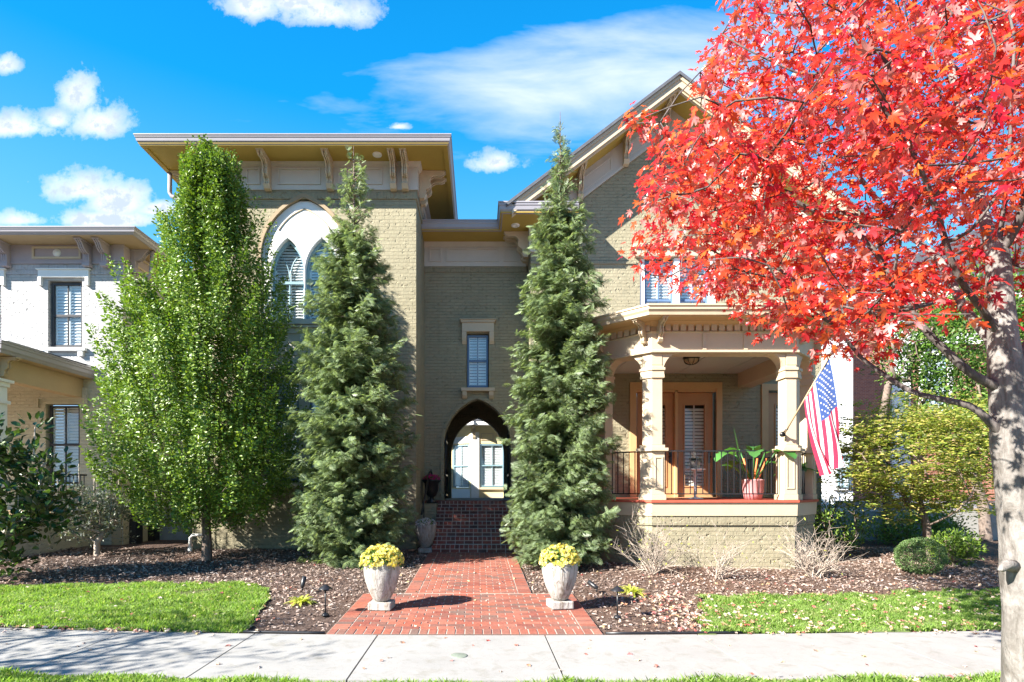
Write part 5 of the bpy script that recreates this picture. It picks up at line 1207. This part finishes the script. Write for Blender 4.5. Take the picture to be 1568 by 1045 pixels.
# the skeleton starts as trunk plus limbs, then every twig grows from the nearest wood
def maple_wood():
    pos = [Vector(p) for p in trunk]; par = [-1] + list(range(len(trunk) - 1)); fixed = len(pos)
    for L in limbs:
        i = min(range(len(trunk)), key=lambda k: (Vector(trunk[k]) - L[0]).length); prev = i
        for p in L[1:]: pos.append(Vector(p)); par.append(prev); prev = len(pos) - 1
    return pos, par
pos0, par0 = maple_wood()
def grow_from(pos, par, targets, rtip, power, seg, wig, basefix):
    arr = np.array([tuple(p) for p in pos]); ends = []; db = [0.] * len(pos)
    for i in range(1, len(pos)): db[i] = db[par[i]] + (pos[i] - pos[par[i]]).length
    for t in sorted([Vector(t) for t in targets], key=lambda t: np.min(np.linalg.norm(arr - np.array(tuple(t)), axis=1))):
        tv = np.array(tuple(t)); dd = np.linalg.norm(arr - tv, axis=1); cost = dd * (1 + .5 * (arr[:, 2] > tv[2] + .15)) + .08 * np.array(db); cost[:6] += 50
        i = int(np.argmin(cost)); a = pos[i]; L = (t - a).length; k = max(1, int(L / seg)); prev = i
        for j in range(1, k + 1):
            f = j / k; q = a.lerp(t, f) + Vector((0, 0, .10 * L * math.sin(f * math.pi)))
            if j < k: q += Vector([random.uniform(-wig, wig) for _ in range(3)])
            pos.append(q); par.append(prev); db.append(db[prev] + (q - pos[prev]).length); prev = len(pos) - 1
        ends.append(prev); arr = np.array([tuple(p) for p in pos])
    cnt = [0] * len(pos)
    for e in ends + list(range(9, len(pos0))):
        i = e
        while i >= 0: cnt[i] += 1; i = par[i]
    rad = [rtip * max(1, c) ** power for c in cnt]
    for i, r in enumerate(basefix): rad[i] = r
    for i in range(len(basefix), len(pos)): rad[i] = min(rad[i], .055, rad[par[i]] * .9 if i >= len(basefix) else 9)
    ch = {}
    for i, p in enumerate(par):
        if p >= 0: ch.setdefault(p, []).append(i)
    mb = MB(); mb2 = MB(); stack = [(0, None)]
    while stack:
        i, start = stack.pop(); chain = [] if start is None else [pos[start]]; rr = [] if start is None else [min(rad[start], rad[i] * 1.5)]
        while True:
            chain.append(pos[i]); rr.append(rad[i]); cs = ch.get(i, [])
            if not cs: break
            cs = sorted(cs, key=lambda c: -cnt[c] - (1000 if c < len(basefix) else 0))
            for c in cs[1:]: stack.append((c, i))
            i = cs[0]
        if len(chain) > 1:
            # smooth the chain with a Catmull-Rom pass
            if len(chain) > 2:
                c2, r2 = [], []
                for k in range(len(chain) - 1):
                    p0, p1, p2, p3 = chain[max(k - 1, 0)], chain[k], chain[k + 1], chain[min(k + 2, len(chain) - 1)]
                    for f in (0, .5): c2.append(.5 * ((2 * p1) + (p2 - p0) * f + (2 * p0 - 5 * p1 + 4 * p2 - p3) * f * f + (3 * p1 - p0 - 3 * p2 + p3) * f ** 3)); r2.append(rr[k] * (1 - f) + rr[k + 1] * f)
                chain, rr = c2 + [chain[-1]], r2 + [rr[-1]]
            (mb if start is None or (start < 9 and rr[0] > .05) else mb2).tube(chain, rr, 20 if rr[0] > .09 else 8 if rr[0] > .03 else 5, cap=False)
    return mb, mb2
bf = [.170, .160, .148, .135, .125, .110, .093, .080, .072]
mbm, mbt = grow_from(pos0[:], par0[:], tg_, .0032, .46, .3, .03, bf)
# swell, burls and fissures of the lower trunk are real bumps in the mesh
vv = []
for x, y, z in mbm.v:
    r = math.hypot(x - 4.05, y - 4.3)
    if z < 2.6 and r < .4:
        a = math.atan2(y - 4.3, x - 4.05); k = 1 + .035 * math.sin(5 * a + z * 3.1) + .03 * math.sin(9 * a - z * 6) + .02 * math.sin(z * 11 + a * 2) + (.10 * max(0, .35 - z))
        cx_ = np.interp(z, [trunk[i].z for i in range(9)], [trunk[i].x for i in range(9)]); x = cx_ + (x - cx_) * k; y = 4.3 + (y - 4.3) * k
    vv.append((x, y, z))
mbm.v = vv; mbm.build('trunk', BARKM, mp_); mbt.build('branches', BARKT, mp_)
part('knot', BARKM, mp_, lambda m: m.tube([P(1552, 868, 4.26), P(1541, 866, 4.22), P(1534, 872, 4.2), P(1529, 874, 4.19)], [.05, .036, .026, .006], 10))
pos = []; nr_ = []; fw = []
for x, y, z in tg_:
    n = rng.randint(17, 24)
    for k in range(n):
        o = Vector((rng.gauss(0, 1), rng.gauss(0, 1), rng.gauss(0, .75))).normalized(); r_ = .26 * rng.random() ** .6
        q = Vector((x, y, z)) + o * r_
        px, py = VX + q.x / q.y * FPX, VY - (q.z - CAMZ) / q.y * FPX
        if px < 2000 and not inpoly(px + rng.gauss(0, 9), py + rng.gauss(0, 9), EDGE): continue
        pos.append(tuple(q)); fw.append(tuple(o + Vector((0, 0, -.55)))); nr_.append((rng.gauss(-.25, .5), rng.gauss(-.35, .5), rng.gauss(.75, .35)))
pos = np.array(pos); fw = np.array(fw); nr_ = np.array(nr_); n = len(pos)
tv = T_MAPLE[0]; V, Fc = scatter(tv, T_MAPLE[1], pos, fw, nr_, NR.uniform(.065, .115, n))
npmesh('crown', V, Fc, MAPLE, mp_)
print('maple leaves', n)

# --- broadleaf trees and shrubs from one recipe
def bushy(name, label, cat, base, cen, rad, ntar, lpt, lsz, mat, bk, trunk=None, tmpl=T_OVAL, spread=.2, upb=.5, seed=1, rtip=.006, hollow=.35, flat=1., group=None, wide=1.1, base_r=None, nz=(0, -.2, .8)):
    t = thing(name, label, cat, base, group); rg = random.Random(seed); tg = []
    while len(tg) < ntar:
        o = Vector((rg.gauss(0, 1), rg.gauss(0, 1), rg.gauss(0, 1))).normalized(); u = rg.uniform(hollow, 1) ** .6
        k = 1 + .22 * math.sin(o.x * 5 + seed) * math.sin(o.z * 6 + seed * 2) + .1 * rg.gauss(0, 1)
        q = Vector((cen[0] + o.x * rad[0] * u * k, cen[1] + o.y * rad[1] * u * k, cen[2] + o.z * rad[2] * u * k))
        if q.z > base[2] + .08: tg.append(q)
    tr = trunk or [base, (base[0], base[1], base[2] + (cen[2] - base[2]) * .35)]
    mb, _, _ = grow(tr, rg.sample(tg, min(len(tg), 110)), rtip, .5, 6, .04, base_r, .22)
    mb.build('trunk' if cat == 'tree' else 'stems', bk, t)
    pos, fw = [], []
    for c in tg:
        for _ in range(lpt):
            o = Vector((rg.gauss(0, 1), rg.gauss(0, 1), rg.gauss(0, .8 * flat))); o.normalize(); o.z *= flat
            pos.append(tuple(c + o * spread * rg.random() ** .5)); fw.append(tuple(o + Vector((0, 0, upb))))
    pos = np.array(pos); fw = np.array(fw); n = len(pos)
    nn = np.stack([NR.normal(nz[0], .5, n), NR.normal(nz[1], .5, n), NR.normal(nz[2], .3, n)], 1)
    V, Fc = scatter(tmpl[0] * [1, wide, 1], tmpl[1], pos, fw, nn, NR.uniform(.75, 1.2, n) * lsz)
    npmesh('crown' if cat == 'tree' else 'foliage', V, Fc, mat, t); return t
bushy('small_tree', 'layered yellow-green spreading small tree on a brown trunk behind the boxwood', 'tree', (9.0, 11.4, .2), (9.0, 11.6, 2.25), (1.75, 1.4, 1.3), 950, 30, .072, LIME, BARKD,
      trunk=[(9.0, 11.4, .15), (9.0, 11.4, .5), (9.02, 11.45, .85), (8.95, 11.5, 1.2)], spread=.26, upb=.0, seed=4, base_r=[.10, .085, .08, .06], flat=.4, rtip=.007)
bushy('leafy_tree', 'tall fresh green tree behind the maple trunk at the right', 'tree', (13.4, 15.0, .2), (13.4, 15, 5.0), (2.1, 1.9, 2.7), 620, 30, .12, GREEN, BARKD,
      trunk=[(13.4, 15, .1), (13.3, 15, 1.2), (13.0, 15, 2.2), (12.9, 15, 3.6)], spread=.4, upb=0, seed=8, base_r=[.16, .13, .1, .08], rtip=.01)
bushy('leafy_tree', 'slim green tree with bare dark branches before the red brick house', 'tree', (11.0, 15.2, .2), (11.2, 15.2, 5.6), (.9, .9, 1.3), 90, 16, .10, GREEN, BARKD,
      trunk=[(11.0, 15.2, .1), (10.9, 15.2, 1.5), (10.7, 15.2, 3.0), (10.95, 15.2, 4.4)], spread=.3, upb=0, seed=9, base_r=[.12, .10, .08, .06], rtip=.01)
bushy('magnolia_bush', 'glossy dark magnolia with broad leaves at the left edge', 'shrub', (-8.0, 9.2, .1), (-7.75, 9.3, 1.5), (.95, .8, 1.15), 150, 16, .15, GLOSSY, TWIG, spread=.22, upb=.5, seed=5, wide=1.2, rtip=.008, hollow=.3)
bushy('grey_shrub', 'loose grey-green shrub with upright flower spikes before the white house', 'shrub', (-8.05, 12.0, .18), (-8.1, 12, 1.05), (.78, .6, .62), 150, 22, .07, GREYL, TWIG, spread=.16, upb=.4, seed=6, hollow=.2)
gs = bpy.data.objects['grey_shrub']
mb = MB(); lp = []
for k in range(12):
    x = -8.1 + random.uniform(-.6, .65); y = 12 + random.uniform(-.3, .3); z = 1.35; h = random.uniform(.45, .95)
    mb.tube([(x, y, z), (x + random.uniform(-.06, .06), y, z + h)], .006, 4)
    for i in range(int(h / .045)): lp.append((x + random.gauss(0, .025), y + random.gauss(0, .02), z + .15 + i * .045))
mb.build('spikes', TWIG, gs); lp = np.array(lp); n = len(lp)
V, Fc = scatter(T_OVAL[0], T_OVAL[1], lp, rnd(n) * [1, 1, .4], rnd(n) + [0, 0, 1], NR.uniform(.03, .06, n)); npmesh('spike_leaves', V, Fc, GREYL, gs)
bushy('shrub', 'dark low shrub in the shade between the two houses', 'shrub', (-6.9, 14.6, .2), (-6.95, 14.6, .5), (.5, .4, .35), 60, 22, .06, HORN, BARKD, seed=12)
bushy('shrub', 'leafy dark green shrub beside the clipped boxwood ball', 'shrub', (9.0, 10.75, .16), (9.0, 10.75, .5), (.36, .35, .32), 90, 26, .06, HORN, BARKD, seed=13, spread=.14)
bushy('shrub', 'shaded evergreen shrub under the yellow-green tree near the porch', 'shrub', (8.3, 13.0, .2), (8.2, 13, .75), (.7, .5, .65), 90, 26, .07, HORN, BARKD, seed=14, spread=.2)
bushy('shrub', 'dark evergreen shrub at the right before the neighbour porch', 'shrub', (10.6, 14.0, .2), (10.7, 14, .6), (1.3, .5, .5), 120, 26, .08, HORN, BARKD, seed=15, spread=.22)
# clipped boxwood ball
bx = thing('boxwood', 'round clipped bright green boxwood ball in the mulch at the right', 'shrub', (7.65, 9.85, .12))
n = 9000; d = rnd(n); k = NR.uniform(.86, 1.02, n) * (1 + .04 * np.sin(d[:, 0] * 7) * np.sin(d[:, 2] * 8))
pos = np.array([7.65, 9.85, .44]) + d * np.array([.37, .36, .31]) * k[:, None]; pos = pos[pos[:, 2] > .15]; n = len(pos); d = pos - np.array([7.65, 9.85, .44])
V, Fc = scatter(T_OVAL[0] * [1, 1.5, 1], T_OVAL[1], pos, norm(d) + NR.normal(0, .6, (n, 3)), rnd(n) + [0, -.2, .6], NR.uniform(.016, .028, n)); npmesh('foliage', V, Fc, BOXW, bx)
mb, _, _ = grow([(7.65, 9.85, .1), (7.65, 9.85, .25)], [tuple(p) for p in pos[::160]], .004, .5, 4, .02, None, .1); mb.build('stems', BARKD, bx)
# bare twiggy shrubs
def bare(label, x, y, w, h, n, seed, leaves=26):
    t = thing('bare_shrub', label, 'shrub', (x, y, ground(x, y)), 'bare twiggy shrubs around the porch base'); rg = random.Random(seed); m = MB(); tips = []
    def br(p, d, L, r, lev):
        pts = [p]; rr = [r]; k = 4
        for i in range(k):
            d = (d + Vector((rg.gauss(0, .17), rg.gauss(0, .17), rg.gauss(.0, .12)))).normalized(); pts.append(pts[-1] + d * L / k); rr.append(r * (1 - .7 * (i + 1) / k))
        m.tube(pts, rr, 4, cap=False)
        if lev: 
            for _ in range(rg.randint(3, 4)):
                i = rg.randint(1, k); br(pts[i], (d + Vector((rg.gauss(0, .65), rg.gauss(0, .65), rg.gauss(.1, .4)))).normalized(), L * rg.uniform(.45, .7), max(rr[i], .0028), lev - 1)
        else: tips.append(pts[-1])
    for _ in range(n):
        a = rg.uniform(0, 2 * math.pi); q = rg.uniform(.15, 1.15)
        br(Vector((x + rg.gauss(0, .05), y + rg.gauss(0, .05), ground(x, y) - .02)), Vector((math.cos(a) * q * w / h, math.sin(a) * q * .7 * w / h, 1)).normalized(), h * rg.uniform(.55, .85), .0085, 2)
    m.build('twigs', TWIG, t)
    tp = np.array([tuple(rg.choice(tips)) for _ in range(leaves)])
    V, Fc = scatter(T_OVAL[0], T_OVAL[1], tp, rnd(leaves), rnd(leaves) + [0, 0, .6], NR.uniform(.03, .06, leaves)); npmesh('leaves', V, Fc, HOSTA, t)
bare('dense bare twiggy shrub with a few yellow leaves before the porch left corner', 3.02, 9.85, .85, .85, 26, 1, 70)
bare('thin sparse bare shrub with few twigs before the middle of the porch base', 4.0, 9.45, .70, .78, 13, 2, 30)
bare('wide pale bare shrub at the right corner of the porch base', 5.75, 9.7, 1.0, .82, 30, 3, 34)
def hosta(x, y, label, s):
    t = thing('hosta', label, 'plant', (x, y, ground(x, y)), 'small chartreuse perennials in the mulch'); m = MB()
    for k in range(46):
        a = k * 2.4; el = random.uniform(.3, 1.2); fan_leaf(m, (x + math.cos(a) * .03, y + math.sin(a) * .03, ground(x, y)), (math.cos(a), math.sin(a), math.tan(el)), s * random.uniform(.7, 1.2), .018, .55, 5)
    m.build('foliage', HOSTA, t)
hosta(2.25, 8.35, 'clump of chartreuse strap leaves in the mulch right of the path', .26)
hosta(-2.42, 7.75, 'clump of chartreuse strap leaves in the mulch left of the path', .22)
# low evergreen skirt between hornbeam and conifer
bushy('shrub', 'dark shade-grown shrub at the tower foot between the hornbeam and the conifer', 'shrub', (-3.6, 12.2, .2), (-3.6, 12.2, 1.2), (.45, .4, 1.1), 80, 20, .07, HORN, BARKD, seed=17, spread=.2)
# street trees just out of view to the left: their crowns throw the branchy shade on sidewalk, lawn and beds
for i, (x, y, cz, rx, rz) in enumerate(((-9.0, 2.9, 3.5, 1.75, 1.3), (-11.6, 7.8, 4.7, 2.3, 1.9))):
    bushy('street_tree', ('thin-crowned' if i == 0 else 'broad-crowned') + ' street tree beyond the left edge, shading the lawn', 'tree', (x, y, 0), (x, y, cz), (rx, rx, rz), 170 if i == 0 else 330, 14, .09, GREEN, BARKD, trunk=[(x, y, 0), (x, y, 1.2), (x, y, 2.4), (x, y, 3.2)], spread=.3, upb=0, seed=30 + i, base_r=[.13, .12, .1, .08], rtip=.008)
